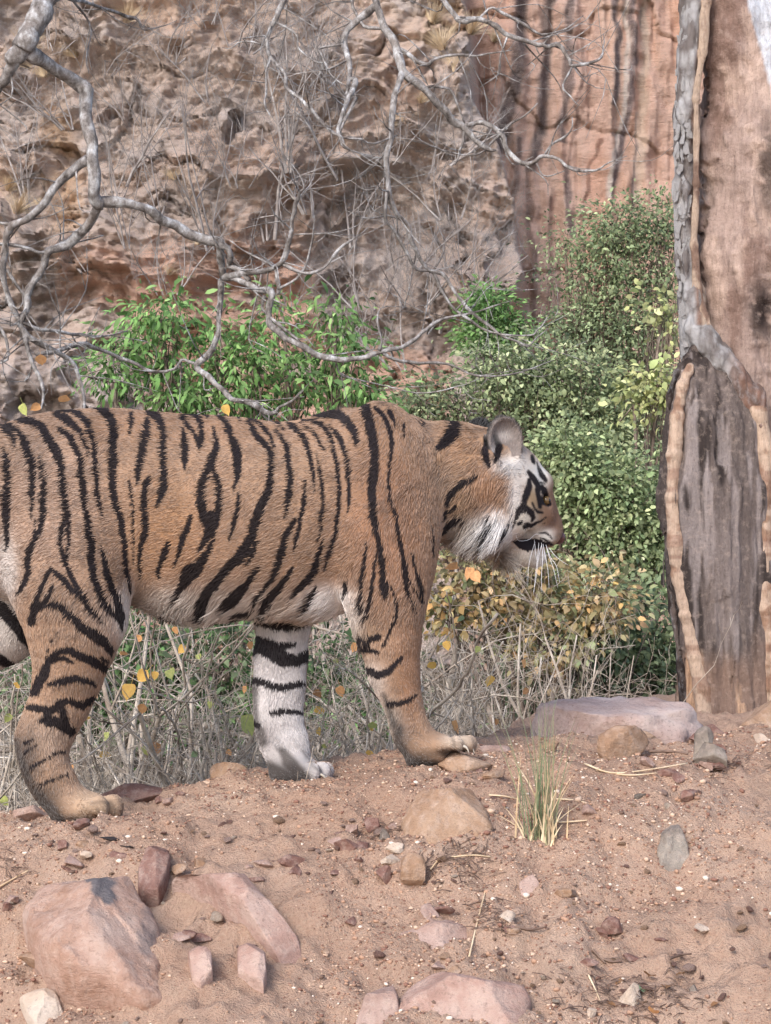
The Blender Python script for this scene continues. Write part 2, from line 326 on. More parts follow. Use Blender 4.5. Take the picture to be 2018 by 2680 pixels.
# near foreleg with the shoulder blade
limb([(915, 1130, 1075, 1125, -.10, .075), (888, 1200, 1124, 1200, -.115, .095), (884, 1300, 1143, 1300, -.12, .1), (886, 1390, 1145, 1392, -.125, .1), (895, 1480, 1130, 1480, -.125, .09),
      (908, 1560, 1110, 1560, -.125, .082), (925, 1620, 1104, 1620, -.125, .074)], NF, .035)
limb([(925, 1620, 1104, 1620, -.125, .074), (944, 1680, 1100, 1680, -.125, .066), (963, 1752, 1097, 1752, -.125, .058), (987, 1800, 1098, 1800, -.125, .05), (1007, 1840, 1102, 1832, -.125, .045), (1020, 1890, 1114, 1880, -.125, .044),
      (1032, 1938, 1128, 1908, -.125, .048), (1060, 1978, 1148, 1924, -.125, .052)], NF, .02)
cone(P(1100, 1962, -.125), P(1160, 1950, -.125), .036, .03, .055, .055, NF, .025)
for dy, x0, x1, r in ((-.047, 1150, 1196, .019), (-.017, 1155, 1224, .021), (.015, 1155, 1230, .021), (.042, 1150, 1208, .019)):
    cone(P(x0, 1950, -.125 + dy), P(x1, 1944, -.125 + dy), r, r * .98, r, r * .85, NF, .004)
    cone(P(x1 - 4, 1938, -.125 + dy), P(x1 + 4, 1958, -.125 + dy), r * .72, r * .6, r * .7, r * .6, NF, .008)
cone(P(1085, 1990, -.125), P(1150, 1982, -.125), .02, .018, .045, .045, NF, .02)
# far foreleg
limb([(690, 1500, 850, 1480, .12, .085), (672, 1620, 812, 1634, .12, .066), (668, 1718, 802, 1718, .12, .06), (666, 1785, 796, 1800, .12, .052), (670, 1844, 788, 1858, .12, .047), (672, 1907, 792, 1907, .12, .047),
      (688, 1952, 806, 1950, .12, .05), (702, 2005, 815, 1985, .12, .054)], FF, .025)
cone(P(765, 2005, .12), P(815, 2018, .12), .04, .031, .058, .056, FF, .025)
cone(P(725, 2028, .12), P(800, 2032, .12), .022, .02, .05, .05, FF, .02)
for dy, x0, x1, r in ((-.047, 795, 822, .021), (-.016, 800, 848, .023), (.016, 800, 856, .022), (.044, 795, 838, .02)):
    cone(P(x0, 2012, .12 + dy), P(x1, 2016, .12 + dy), r, r * .95, r, r * .85, FF, .004)
    cone(P(x1 - 4, 2006, .12 + dy), P(x1 + 3, 2030, .12 + dy), r * .75, r * .6, r * .7, r * .6, FF, .008)
# near hind leg
ell(P(165, 1400, -.115), (.165, .22, .1), R(-12), NH, .04)
limb([(30, 1440, 330, 1470, -.12, .1), (52, 1546, 328, 1560, -.125, .097), (77, 1622, 318, 1632, -.125, .09), (86, 1690, 294, 1692, -.125, .082)], NH, .04)
limb([(86, 1690, 294, 1692, -.125, .082), (88, 1768, 268, 1765, -.125, .07), (80, 1838, 234, 1838, -.125, .056), (62, 1886, 203, 1888, -.125, .05), (42, 1930, 182, 1938, -.125, .046), (52, 1978, 172, 1985, -.125, .045),
      (66, 2018, 180, 2022, -.125, .046), (84, 2056, 200, 2058, -.125, .048), (114, 2098, 222, 2080, -.125, .052)], NH, .02)
cone(P(172, 2104, -.125), P(240, 2110, -.125), .044, .038, .058, .06, NH, .025)
for dy, x0, x1, r in ((-.052, 220, 268, .023), (-.018, 228, 300, .026), (.017, 230, 306, .025), (.047, 225, 282, .022)):
    cone(P(x0, 2110, -.125 + dy), P(x1 - 6, 2108, -.125 + dy), r, r * 1.05, r, r * .85, NH, .004)
    cone(P(x1 - 8, 2098, -.125 + dy), P(x1, 2128, -.125 + dy), r * .8, r * .65, r * .75, r * .65, NH, .008)
cone(P(165, 2128, -.125), P(235, 2130, -.125), .025, .022, .05, .05, NH, .02)
# far hind leg, stretched back
cone(P(70, 1470, .12), P(0, 1640, .12), .14, .1, .1, .085, FH, .04); cone(P(0, 1640, .12), P(-180, 1800, .12), .1, .062, .085, .055, FH, .03)
cone(P(-180, 1800, .12), P(-290, 1880, .12), .062, .05, .055, .045, FH, .02); cone(P(-290, 1880, .12), P(-300, 2050, .12), .05, .045, .045, .046, FH, .02)
cone(P(-300, 2060, .12), P(-235, 2110, .12), .045, .036, .05, .055, FH, .02)
for dy in (-.045, -.015, .015, .045): cone(P(-240, 2110, .12 + dy), P(-185, 2115, .12 + dy), .023, .022, .022, .02, FH, .01)
# tail
tl = spline([(-140, 1260), (-190, 1340), (-225, 1480), (-245, 1640), (-270, 1760), (-330, 1850), (-410, 1880)], 14)
for i in range(13): cone(P(*tl[i], 0), P(*tl[i + 1], 0), .045 - .0018 * i, .045 - .0018 * (i + 1), .042 - .0016 * i, .042 - .0016 * (i + 1), TL, .02)
# neck and head
cone(P(1040, 1262, 0), P(1190, 1256, 0), .165, .147, .172, .138, HD, .045); cone(P(1190, 1256, 0), H(1265, 1250), .147, .13, .125, .12, HD, .03)
cone(P(1150, 1340, 0), H(1260, 1365), .06, .06, .085, .09, HD, .03)
ell(H(1322, 1258), (.108, .104, .1), 0, HD, .02, HEAD_FR)
for s in (1, -1):
    ell(H(1318, 1320, s * .062), (.075, .088, .055), R(-20), HD, .03, HEAD_FR)             # cheek
    ell(H(1268, 1370, s * .05), (.075, .06, .055), R(-15), HD, .03, HEAD_FR)               # ruff
    ell(H(1402, 1263, s * .042), (.03, .032, .032), 0, HD, .02, HEAD_FR)                    # brow
    ell(H(1385, 1340, s * .05), (.05, .045, .035), R(-50), HD, .03, HEAD_FR)                # cheek bone
    ell(H(1416, 1396, s * .024), (.041, .036, .034), R(-30), HD, .012, HEAD_FR)             # whisker pad
cone(H(1375, 1300), H(1420, 1380), .075, .05, .068, .05, HD, .03, HEAD_FR)
cone(H(1420, 1300), H(1448, 1380), .022, .022, .03, .026, HD, .025, HEAD_FR)                # nose bridge
ell(H(1450, 1402), (.019, .024, .026), R(-30), HD, .01, HEAD_FR)
cone(H(1310, 1392), H(1362, 1440), .05, .044, .06, .05, HD, .012, HEAD_FR); cone(H(1362, 1440), H(1402, 1456), .044, .031, .05, .034, HD, .012, HEAD_FR)
for s in (1, -1): ell(H(1404, 1310, s * .071), (.018, .012, .012), R(-35), HD, .006, HEAD_FR, 'sub')   # eye sockets
def ear(c, part, lean):
    C = H(1287, 1156, c)
    n = HEAD_FR[2] * math.copysign(.97, c) + HEAD_FR[0] * .12 + np.array([0, 0, .10]); n /= np.linalg.norm(n)
    u = np.array([0, 0, 1.0]) - n * n[2]; u /= np.linalg.norm(u); a = np.cross(u, n)
    cs, sn = math.cos(lean), math.sin(lean); a, u = cs * a + sn * u, -sn * a + cs * u
    fr = np.array([a, u, n])
    prims.append(('ell', (C, np.array([.056, .068, .026]), fr, 'add'), part, .012))
    prims.append(('ell', (C + n * .017 - u * .004, np.array([.045, .056, .028]), fr, 'sub'), part, .006))
    return C, fr
EARN = ear(.084, EN, R(0)); EARF = ear(-.084, EF, R(0))
ell(H(1292, 1216, .056), (.035, .03, .03), 0, HD, .02, HEAD_FR); ell(H(1292, 1216, -.056), (.035, .03, .03), 0, HD, .02, HEAD_FR)

H_ = 0.0044
lo = np.array([-1.5, -.30, .42]); hi = np.array([.52, .36, 1.66])
dim = np.ceil((hi - lo) / H_).astype(int) + 1
F = np.full(dim, 0.4, np.float32)
ax = [(lo[i] + H_ * np.arange(dim[i])).astype(np.float32) for i in range(3)]
order = [p for p in prims if p[2] not in (EN, EF)] + [p for p in prims if p[2] in (EN, EF) and p[1][3] == 'add'] + [p for p in prims if p[2] in (EN, EF) and p[1][3] == 'sub']
for pr in order:
    b0, b1 = prim_box(pr); pad = .05
    s0 = np.clip(np.floor((b0 - pad - lo) / H_).astype(int), 0, dim - 1); s1 = np.clip(np.ceil((b1 + pad - lo) / H_).astype(int) + 1, 1, dim)
    g = np.stack(np.meshgrid(ax[0][s0[0]:s1[0]], ax[1][s0[1]:s1[1]], ax[2][s0[2]:s1[2]], indexing='ij'), -1)
    d = eval_prim(pr, g).astype(np.float32); sub = F[s0[0]:s1[0], s0[1]:s1[1], s0[2]:s1[2]]; k = pr[3]
    if pr[0] == 'ell' and pr[1][3] == 'sub':
        d = -d; h = np.maximum(k - np.abs(sub - d), 0) / k; sub[...] = np.maximum(sub, d) + h * h * k * .25
    else:
        h = np.maximum(k - np.abs(sub - d), 0) / k; sub[...] = np.minimum(sub, d) - h * h * k * .25
F += 0.003
def surface_nets(F, lo, h):
    s = F < 0; n = F.shape; c = [m - 1 for m in n]
    cnt = np.zeros(c, np.int8)
    for i in (0, 1):
        for j in (0, 1):
            for k in (0, 1): cnt += s[i:i + c[0], j:j + c[1], k:k + c[2]]
    act = (cnt > 0) & (cnt < 8); idx = np.argwhere(act); m = len(idx)
    ids = np.full(c, -1, np.int32); ids[act] = np.arange(m)
    acc = np.zeros((m, 3)); num = np.zeros(m)
    cor = [(i, j, k) for i in (0, 1) for j in (0, 1) for k in (0, 1)]
    for a in cor:
        for axis in range(3):
            if a[axis]: continue
            b = list(a); b[axis] = 1
            fa = F[idx[:, 0] + a[0], idx[:, 1] + a[1], idx[:, 2] + a[2]]; fb = F[idx[:, 0] + b[0], idx[:, 1] + b[1], idx[:, 2] + b[2]]
            x = (fa < 0) != (fb < 0); t = np.where(x, fa / np.where(x, fa - fb, 1), 0)
            p = np.tile(np.array(a, float), (m, 1)); p[:, axis] += t
            acc += p * x[:, None]; num += x
    V = lo + (idx + acc / num[:, None]) * h
    Q = []
    for axis in range(3):
        u, v = [(1, 2), (2, 0), (0, 1)][axis]
        sl0 = [slice(None)] * 3; sl1 = [slice(None)] * 3; sl0[axis] = slice(0, -1); sl1[axis] = slice(1, None)
        e = np.argwhere(s[tuple(sl0)] != s[tuple(sl1)]); e = e[(e[:, u] > 0) & (e[:, v] > 0) & (e[:, u] < n[u] - 1) & (e[:, v] < n[v] - 1)]
        def at(du, dv):
            q = e.copy(); q[:, u] += du; q[:, v] += dv; return ids[q[:, 0], q[:, 1], q[:, 2]]
        quad = np.stack([at(-1, -1), at(0, -1), at(0, 0), at(-1, 0)], 1)
        neg = s[e[:, 0], e[:, 1], e[:, 2]]; quad[~neg] = quad[~neg][:, ::-1]; Q.append(quad)
    return V, np.concatenate(Q)
TV, TQ = surface_nets(F, lo, H_); del F
# light smoothing of the grid steps
_e = np.concatenate([TQ[:, [0, 1]], TQ[:, [1, 2]], TQ[:, [2, 3]], TQ[:, [3, 0]]])
_deg = np.bincount(_e.ravel(), minlength=len(TV)).astype(float)
for it in range(2):
    acc = np.stack([np.bincount(_e[:, 0], TV[_e[:, 1], c], len(TV)) + np.bincount(_e[:, 1], TV[_e[:, 0], c], len(TV)) for c in range(3)], 1)
    TV = TV * .5 + .5 * acc / _deg[:, None]
print('tiger verts', len(TV))

# ---- where the coat is which colour (all in the photograph's flank view: pixel on the tiger's own side)
def part_of(p):
    best = np.full(len(p), 9.0); pid = np.zeros(len(p), int)
    for pr in prims:
        if pr[0] == 'ell' and pr[1][3] == 'sub': continue
        b0, b1 = prim_box(pr); m = np.all((p > b0 - .05) & (p < b1 + .05), 1)
        if not m.any(): continue
        d = eval_prim(pr, p[m]); w = d < best[m]; ii = np.nonzero(m)[0][w]; best[ii] = d[w]; pid[ii] = pr[2]
    return pid
CA, CB, CC, CE = (0, 1040, .2161), (300, 1040, .2161), (0, 1380, .2161), (300, 1340, .2161)
CF, CG, C2, C3, C4, C5 = (620, 1040, .2161), (620, 1340, .2161), (600, 1000, .42), (1050, 1040, .3), (0, 1600, .42), (600, 1550, .42)
CI, CJ = (1240, 1070, .1561), (1240, 1270, .1561)
STR = {'smudge_shade': [], 'ear': [], 'body': [], 'ff': [], 'fh': [], 'face': []}
def S(zone, crop, *pts): STR[zone].append([(crop[0] + x * crop[2], crop[1] + y * crop[2], w * crop[2]) for x, y, w in pts])
B = 'body'
S(B, CA, (40,610,20),(70,760,70),(100,950,75),(85,1200,100),(75,1350,95),(85,1500,70),(88,1666,50),(90,1730,50),(65,1845,20))
S(B, CA, (30,350,60),(100,400,110),(150,480,60),(180,600,15)); S(B, CA, (100,340,80),(210,390,60))
S(B, CA, (220,400,50),(300,540,100),(370,730,100),(400,900,75),(400,1100,65),(395,1300,50),(375,1480,10))
S(B, CA, (470,710,15),(515,850,50),(535,1050,55),(530,1250,80),(515,1450,75),(480,1640,50)); S(B, CC, (490,0,50),(440,130,60),(380,250,70),(345,420,65),(335,550,65),(290,700,70),(200,800,30))
S(B, CA, (430,1480,10),(405,1666,35),(410,1700,40))
S(B, CA, (240,270,60),(400,290,90),(500,350,90),(600,500,110),(690,680,110),(745,850,95),(765,1050,85),(790,1250,80),(805,1400,75),(770,1550,45),(755,1666,40))
S(B, CA, (805,1400,75),(835,1550,45),(840,1666,40))
S(B, CC, (745,0,40),(740,200,40),(775,370,40),(800,440,40),(860,570,60),(930,720,55),(1000,840,70),(1090,980,60),(1180,1090,45),(1255,1200,10)); S(B, CC, (840,0,40),(845,200,40),(800,400,30))
S(B, CA, (730,370,30),(830,460,60),(920,600,70),(975,750,70),(995,950,70),(1015,1150,70),(1040,1350,65),(1070,1550,70)); S(B, CC, (1070,-50,70),(1100,200,80),(1110,400,80),(1140,600,75),(1190,750,75),(1260,900,75),(1340,1020,70),(1430,1090,60))
S(B, CA, (670,210,60),(790,250,90),(900,340,80),(980,430,60),(1030,540,50),(1070,700,15))
S(B, CA, (700,170,30),(860,160,50),(960,200,70),(1050,290,70),(1110,430,60),(1140,600,55),(1160,800,60),(1175,1000,50),(1180,1150,45),(1215,1330,30),(1240,1450,10))
S(B, CA, (1180,120,60),(1290,180,110),(1360,280,105),(1375,450,100),(1370,700,95),(1365,950,90),(1375,1150,85),(1420,1350,75),(1480,1550,70)); S(B, CC, (1480,-40,65),(1505,200,55),(1520,450,50),(1540,620,35),(1570,800,10))
S(B, CA, (1595,200,50),(1585,320,45),(1570,450,10)); S(B, CA, (1570,1030,30),(1590,1200,30),(1610,1400,22),(1615,1700,20)); S(B, CC, (1610,0,22),(1615,200,20),(1620,450,5))
S(B, CC, (1215,240,20),(1260,400,60),(1300,580,75),(1360,750,75),(1420,900,80),(1450,1050,90),(1475,1230,30))
S(B, CC, (630,500,40),(700,560,60),(790,640,65),(860,740,65),(940,800,50)); S(B, CC, (630,500,40),(580,580,50),(530,700,55),(470,850,55),(420,980,80),(390,1120,100),(370,1170,60))
S(B, CC, (640,730,40),(590,850,45),(520,950,50),(430,1010,60)); S(B, CC, (540,960,50),(660,930,90),(760,980,100),(860,1080,100),(1000,1200,100),(1150,1310,110),(1260,1400,110),(1340,1490,80),(1350,1540,30))
S(B, C4, (215,500,60),(270,400,60),(310,300,35),(370,245,40),(430,240,40),(500,275,50),(570,310,55),(650,350,50)); S(B, C4, (300,330,25),(350,300,25),(400,290,25),(455,315,12))
S(B, CC, (620,1380,30),(635,1360,20)); S(B, CC, (690,1280,25),(700,1270,15)); S(B, CC, (580,1490,25),(585,1480,15)); S(B, CC, (1240,1590,40),(1300,1620,40))
S(B, C4, (310,450,25),(390,435,40),(470,420,40),(540,435,40),(595,465,20)); S(B, C4, (190,600,40),(260,610,50),(330,600,40),(380,570,40),(440,555,35),(510,590,45),(580,550,30))
S(B, C4, (370,590,40),(300,640,40),(250,690,20)); S(B, C4, (290,680,50),(350,690,60),(400,720,60),(440,745,60)); S(B, C4, (380,580,40),(400,660,40),(420,730,50))
S(B, C4, (150,820,20),(200,800,12)); S(B, C4, (200,970,18),(260,940,16),(330,890,12),(405,870,10)); S(B, C4, (250,1080,14),(330,1050,12),(420,1015,8)); S(B, C4, (150,880,16),(230,830,8))
S(B, CB, (400,280,70),(390,420,95),(350,580,95),(325,740,90),(295,900,65),(275,1050,25))
S(B, CB, (420,200,50),(510,220,110),(560,320,80),(600,430,65),(590,600,75),(590,800,70),(600,950,70),(590,1110,75),(545,1250,65),(520,1330,15))
S(B, CB, (430,960,30),(385,1050,70),(365,1180,85),(360,1350,70),(375,1500,65),(385,1560,65)); S(B, CE, (365,0,60),(385,150,70),(370,280,80),(320,400,50),(300,550,35),(300,700,30),(305,800,20))
S(B, CB, (825,370,20),(840,500,60),(855,640,85),(850,760,75),(850,880,10)); S(B, CB, (840,240,60),(890,340,45),(960,430,40),(1010,530,60),(1035,650,20)); S(B, CB, (900,200,40),(1000,220,50),(1050,300,70),(1060,420,60),(1045,560,70),(1030,650,15))
S(B, CB, (1195,365,20),(1225,480,50),(1225,600,75),(1185,720,80),(1165,820,110),(1110,920,90),(1060,1080,90),(1045,1250,100),(1070,1400,95),(1130,1520,120),(1160,1640,130)); S(B, CB, (1200,880,60),(1250,1020,55),(1275,1130,75),(1265,1300,85),(1240,1450,90),(1200,1560,100))
S(B, CE, (1150,60,150),(1160,150,140),(1130,280,110),(1070,390,70),(1020,460,20)); S(B, CE, (1200,340,40),(1130,480,80),(1060,600,110),(970,740,130),(860,830,120),(790,930,70),(730,1030,50),(690,1110,20))
S(B, CE, (970,610,30),(880,680,70),(830,780,70),(790,930,60)); S(B, CB, (1060,190,40),(1140,230,30)); S(B, CB, (1270,200,60),(1300,240,75),(1340,310,60),(1400,420,65),(1450,540,90),(1490,680,110),(1495,820,95),(1480,980,60),(1450,1120,20))
S(B, CB, (1510,1170,30),(1505,1300,40),(1480,1450,40),(1440,1550,40)); S(B, CE, (1490,20,35),(1450,150,40),(1410,250,40),(1380,340,20)); S(B, CB, (1410,225,40),(1440,235,20)); S(B, CB, (1500,240,30),(1540,280,25)); S(B, CB, (600,165,30),(740,170,25))
S(B, CE, (930,40,40),(880,180,60),(830,300,75),(800,420,60),(780,540,30),(730,660,20)); S(B, CE, (650,390,50),(610,500,90),(560,620,60),(530,720,40),(545,800,40))
S(B, CF, (165,260,50),(190,380,60),(270,500,70),(360,600,75),(420,700,70),(430,820,60),(420,960,70),(390,1100,90),(350,1220,110),(280,1370,110),(220,1550,100)); S(B, CG, (225,100,100),(215,150,100),(180,300,110),(110,430,130),(30,540,120))
S(B, CE, (1590,470,120),(1500,560,115),(1400,650,110),(1320,750,95),(1230,850,110),(1150,950,120),(1070,1060,120),(1050,1170,130),(1080,1240,60)); S(B, CF, (210,270,30),(330,370,40),(410,480,35),(450,600,30)); S(B, CG, (240,370,60),(180,520,50),(110,650,20))
S(B, CF, (480,400,20),(540,490,45),(600,600,60),(625,750,65),(640,900,65),(645,1050,65),(635,1200,65),(605,1380,40),(580,1460,15)); S(B, CF, (820,990,10),(825,1120,35),(810,1280,50),(790,1410,45)); S(B, CG, (785,20,48),(760,150,40),(710,380,40),(690,480,12))
S(B, CF, (610,310,30),(700,370,70),(790,460,65),(850,580,60),(890,720,55),(920,880,40),(935,1030,30),(935,1130,10)); S(B, CF, (780,310,15),(880,380,30),(960,470,35),(1020,570,30),(1070,650,12))
S(B, CF, (970,690,8),(1000,850,30),(1030,1050,35),(1040,1250,35),(1035,1390,35)); S(B, CG, (1030,0,35),(1015,200,25),(990,360,10)); S(B, CF, (940,300,30),(1040,340,60),(1110,430,55),(1160,550,35),(1180,680,40),(1220,830,45),(1235,1000,45),(1245,1200,45),(1237,1390,45)); S(B, CG, (1235,0,45),(1200,200,50),(1160,400,40),(1110,560,35),(1070,690,25))
S(B, CF, (1130,350,20),(1200,420,50),(1270,550,55),(1320,680,50),(1345,850,45),(1360,1050,40),(1360,1250,35),(1355,1380,8)); S(B, CF, (900,200,50),(1060,210,90),(1240,210,110),(1340,290,120),(1410,400,90),(1450,520,60),(1450,580,20)); S(B, CF, (800,290,15),(980,265,25)); S(B, CF, (440,270,40),(520,330,40),(580,390,15))
S(B, C2, (850,160,60),(880,270,60),(905,400,55),(905,550,55),(890,700,50),(900,830,40),(920,950,35),(940,1050,35),(955,1150,30),(955,1270,35),(975,1330,40)); S(B, C2, (915,165,20),(960,210,25),(1000,290,30),(1015,380,25),(1005,480,15),(990,600,12),(1000,720,15),(1035,820,15),(1060,950,20),(1080,1080,25),(1100,1200,30),(1110,1300,25),(1140,1390,12),(1160,1430,6))
S(B, C2, (1000,190,30),(1030,240,20),(1035,260,8)); S(B, C2, (1090,260,14),(1095,350,6)); S(B, C2, (850,1000,8),(845,1100,20),(825,1250,22),(820,1380,22),(825,1420,15)); S(B, C2, (920,1060,10),(900,1200,18),(885,1330,24),(865,1420,22),(840,1480,20)); S(B, C2, (985,1250,25),(985,1330,20))
S(B, C2, (1135,1070,8),(1160,1180,15),(1190,1270,25),(1205,1370,15)); S(B, C2, (1120,1230,8),(1170,1320,10),(1200,1380,8)); S(B, C2, (1260,900,8),(1272,1000,10),(1270,1090,5)); S(B, C2, (1010,1270,5),(1045,1380,12),(1030,1480,16),(990,1590,16),(965,1650,16))
S(B, CG, (250,660,40),(200,760,60),(130,880,70),(40,980,90),(-20,1050,110)); S(B, CE, (1640,830,40),(1600,900,80),(1500,990,130),(1400,1080,150),(1350,1130,90)); S(B, CG, (710,90,40),(640,220,60),(580,340,75),(540,480,80),(500,620,75),(450,760,65),(390,860,50),(310,960,50),(230,1070,45),(200,1130,15))
S(B, CG, (670,680,30),(620,760,60),(560,850,70),(480,960,80),(390,1050,100),(340,1150,110),(340,1200,100)); S(B, CG, (1050,330,15),(1020,450,45),(990,580,60),(950,700,80),(870,810,90),(770,910,70),(700,990,45),(660,1040,15)); S(B, CG, (950,920,40),(900,1030,70),(850,1130,60),(810,1190,20))
S(B, CG, (1320,860,40),(1320,960,50),(1290,1020,30)); S(B, CE, (600,1240,40),(800,1340,60),(1000,1360,50),(1300,1300,40)); S(B, CG, (0,1230,60),(150,1210,40))
S(B, C5, (815,280,30),(870,295,40),(930,280,40)); S(B, C5, (830,330,40),(870,360,30),(930,375,15)); S(B, C5, (865,485,40),(930,520,45),(990,500,40),(1030,450,30),(1070,405,20)); S(B, C5, (990,695,30),(1070,685,30),(1130,670,20),(1170,640,8))
# off-frame rump
S(B, CA, (-120,500,20),(-100,800,70),(-110,1100,90),(-90,1500,30)); S(B, CA, (-330,600,20),(-280,900,80),(-260,1300,90),(-200,1700,30)); S(B, CA, (-480,900,60),(-420,1300,80),(-380,1600,20))
# far legs
S('ff', C5, (150,175,30),(280,200,55),(400,200,50),(470,190,30)); S('ff', C5, (150,320,80),(250,350,100),(340,420,70),(420,425,60),(490,390,40)); S('ff', C5, (300,345,40),(400,318,10)); S('ff', C5, (150,540,30),(260,580,20),(350,590,30),(450,570,18)); S('ff', C5, (260,752,10),(340,738,24),(440,748,10)); S('ff', C5, (150,820,30),(180,830,14))
S('fh', CC, (-200,800,120),(0,950,140),(100,1080,140),(200,1180,140),(300,1300,160),(370,1420,90)); S('fh', CC, (-200,1450,80),(0,1600,110),(150,1680,80)); S('fh', CC, (-700,1700,90),(-500,1900,60)); S('fh', CC, (-900,1900,80),(-700,2100,60)); S('fh', CC, (-1300,2300,60),(-1000,2350,60)); S('fh', CC, (-1450,2600,50),(-1200,2650,50)); S('fh', CC, (0,450,40),(60,560,30))
for t_ in range(2, 13, 2): S('fh', (0, 0, 1), (tl[t_][0] - 60, tl[t_][1] + 4, 22), (tl[t_][0] + 60, tl[t_][1], 22))
# neck and face
Fc = 'face'
S(Fc, C2, (1415,240,62),(1400,310,82),(1360,360,70),(1300,410,30)); S(Fc, C2, (1185,262,55),(1190,310,30)); S(Fc, C2, (1420,170,50),(1415,240,60))
S(Fc, C3, (660,690,16),(560,740,36),(480,790,46),(420,860,50),(400,930,30)); S(Fc, C3, (560,1080,26),(480,1050,36),(420,1110,50),(360,1180,40)); S(Fc, C3, (490,940,20),(400,1000,34),(360,1060,44)); S(Fc, C3, (750,1050,14),(735,1150,24),(720,1290,24)); S(Fc, C3, (900,1160,30),(860,1230,30))
S(Fc, CI, (920,1060,50),(990,1150,90),(1060,1250,80),(1100,1330,60),(1080,1420,40),(1095,1500,55),(1115,1600,40)); S(Fc, CI, (930,1190,50),(930,1300,90),(900,1420,80),(850,1530,80),(820,1650,80))
S(Fc, CJ, (900,60,80),(860,200,80),(830,340,80),(760,430,100),(740,480,60),(700,570,40),(670,660,25),(640,740,10)); S(Fc, CJ, (830,340,80),(880,400,100),(960,460,100),(1000,540,60),(975,600,30))
S(Fc, CJ, (745,650,45),(790,625,45)); S(Fc, CJ, (850,700,55),(900,665,70),(970,680,50),(1050,630,30),(1130,600,25),(1210,540,18)); S(Fc, CJ, (980,300,25),(1020,390,25),(1080,450,40),(1150,460,28)); S(Fc, CJ, (1060,60,50),(1090,200,60),(1110,370,45)); S(Fc, CJ, (1190,60,50),(1230,200,45),(1245,300,25))
S(Fc, CI, (975,800,40),(1000,880,60),(1012,915,20)); S(Fc, CI, (1060,890,15),(1080,1000,22),(1130,1120,45),(1210,1210,45)); S(Fc, CI, (1085,960,18),(1150,1080,30),(1220,1180,26)); S(Fc, CI, (1120,1240,28),(1190,1255,22))
S(Fc, CJ, (1110,805,18),(1200,795,28),(1270,840,22),(1310,900,16)); S(Fc, CJ, (1110,890,14),(1180,900,20),(1240,950,40),(1300,990,40)); S(Fc, (0, 0, 1), (1412, 1302, 9), (1422, 1310, 22), (1436, 1318, 12)); S(Fc, CJ, (1140,20,60),(1170,110,60),(1225,230,40)); S(Fc, CJ, (1150,655,8),(1195,630,8)); S(Fc, CJ, (590,560,10),(590,650,20))
S('ear', CI, (190,540,50),(190,700,90),(215,850,90),(260,960,40)); S('ear', CI, (350,450,50),(420,620,100),(400,760,100),(350,890,30)); S('ear', CI, (330,380,20),(400,390,10))  # hollows of the ear, their shade painted as dark strokes
S('smudge_shade', C5, (330,990,40),(370,1060,80),(430,1130,90),(480,1170,50)); S('smudge_shade', C5, (230,1090,70),(330,1150,100),(430,1185,50)); S('smudge_shade', C5, (190,870,60),(210,930,50)); S('smudge_shade', C5, (500,1010,6),(520,1080,8),(570,1110,6)); S('smudge_shade', C5, (455,980,5),(500,1040,8)); S('smudge_shade', C5, (160,560,30),(165,700,26),(170,820,30))  # dark fur smears, plus shade between the toes painted in
S('smudge_shade', C5, (1060,850,45),(1050,930,45),(1085,1000,60),(1130,1060,70),(1200,1085,60),(1290,1065,40)); S('smudge_shade', C5, (1350,1005,14),(1480,985,16)); S('smudge_shade', C5, (1385,900,5),(1400,950,6)); S('smudge_shade', C5, (960,640,20),(1000,740,26),(1030,820,30))
S('smudge_shade', C4, (95,800,30),(110,880,44),(145,960,46),(185,1060,55),(250,1160,60),(330,1250,70),(365,1310,60)); S('smudge_shade', C4, (690,1185,5),(712,1235,8),(708,1290,6)); S('smudge_shade', C4, (570,1195,4),(640,1182,4),(700,1200,4)); S('smudge_shade', C4, (380,1325,14),(560,1322,14),(720,1315,12)); S('smudge_shade', C4, (610,1230,4),(630,1280,5))  # thin lines paint the shade of the toe creases
MOUTH = [(CJ[0] + x * CJ[2], CJ[1] + y * CJ[2]) for x, y in ((650,925),(800,905),(1000,890),(1130,910),(1260,990),(1230,1030),(1080,1060),(900,1120),(770,1060),(690,990))]
def in_poly(px, py, poly):
    r = np.zeros(len(px), bool); n = len(poly)
    for i in range(n):
        (x0, y0), (x1, y1) = poly[i], poly[(i + 1) % n]
        c = ((y0 > py) != (y1 > py)) & (px < (x1 - x0) * (py - y0) / (y1 - y0 + 1e-9) + x0); r ^= c
    return r
GROW = 2.0
def stripe_mask(px, py, zone, soft=2.2):
    out = np.zeros(len(px), np.float32)
    for st in STR[zone]:
        for (x0, y0, w0), (x1, y1, w1) in zip(st[:-1], st[1:]):
            m = max(w0, w1) / 2 + 3 + 2 * soft
            sel = np.nonzero((px > min(x0, x1) - m) & (px < max(x0, x1) + m) & (py > min(y0, y1) - m) & (py < max(y0, y1) + m))[0]
            if not len(sel): continue
            dx, dy = x1 - x0, y1 - y0; t = np.clip(((px[sel] - x0) * dx + (py[sel] - y0) * dy) / (dx * dx + dy * dy + 1e-6), 0, 1)
            d = np.hypot(px[sel] - x0 - t * dx, py[sel] - y0 - t * dy); hw = (w0 + (w1 - w0) * t) / 2
            out[sel] = np.maximum(out[sel], sstep(soft, -soft, d - hw - {'body': 1.3, 'ff': 4.5, 'face': 1.8}.get(zone, 2.0) * min(1.0, hw.mean() / 4)))
    return out
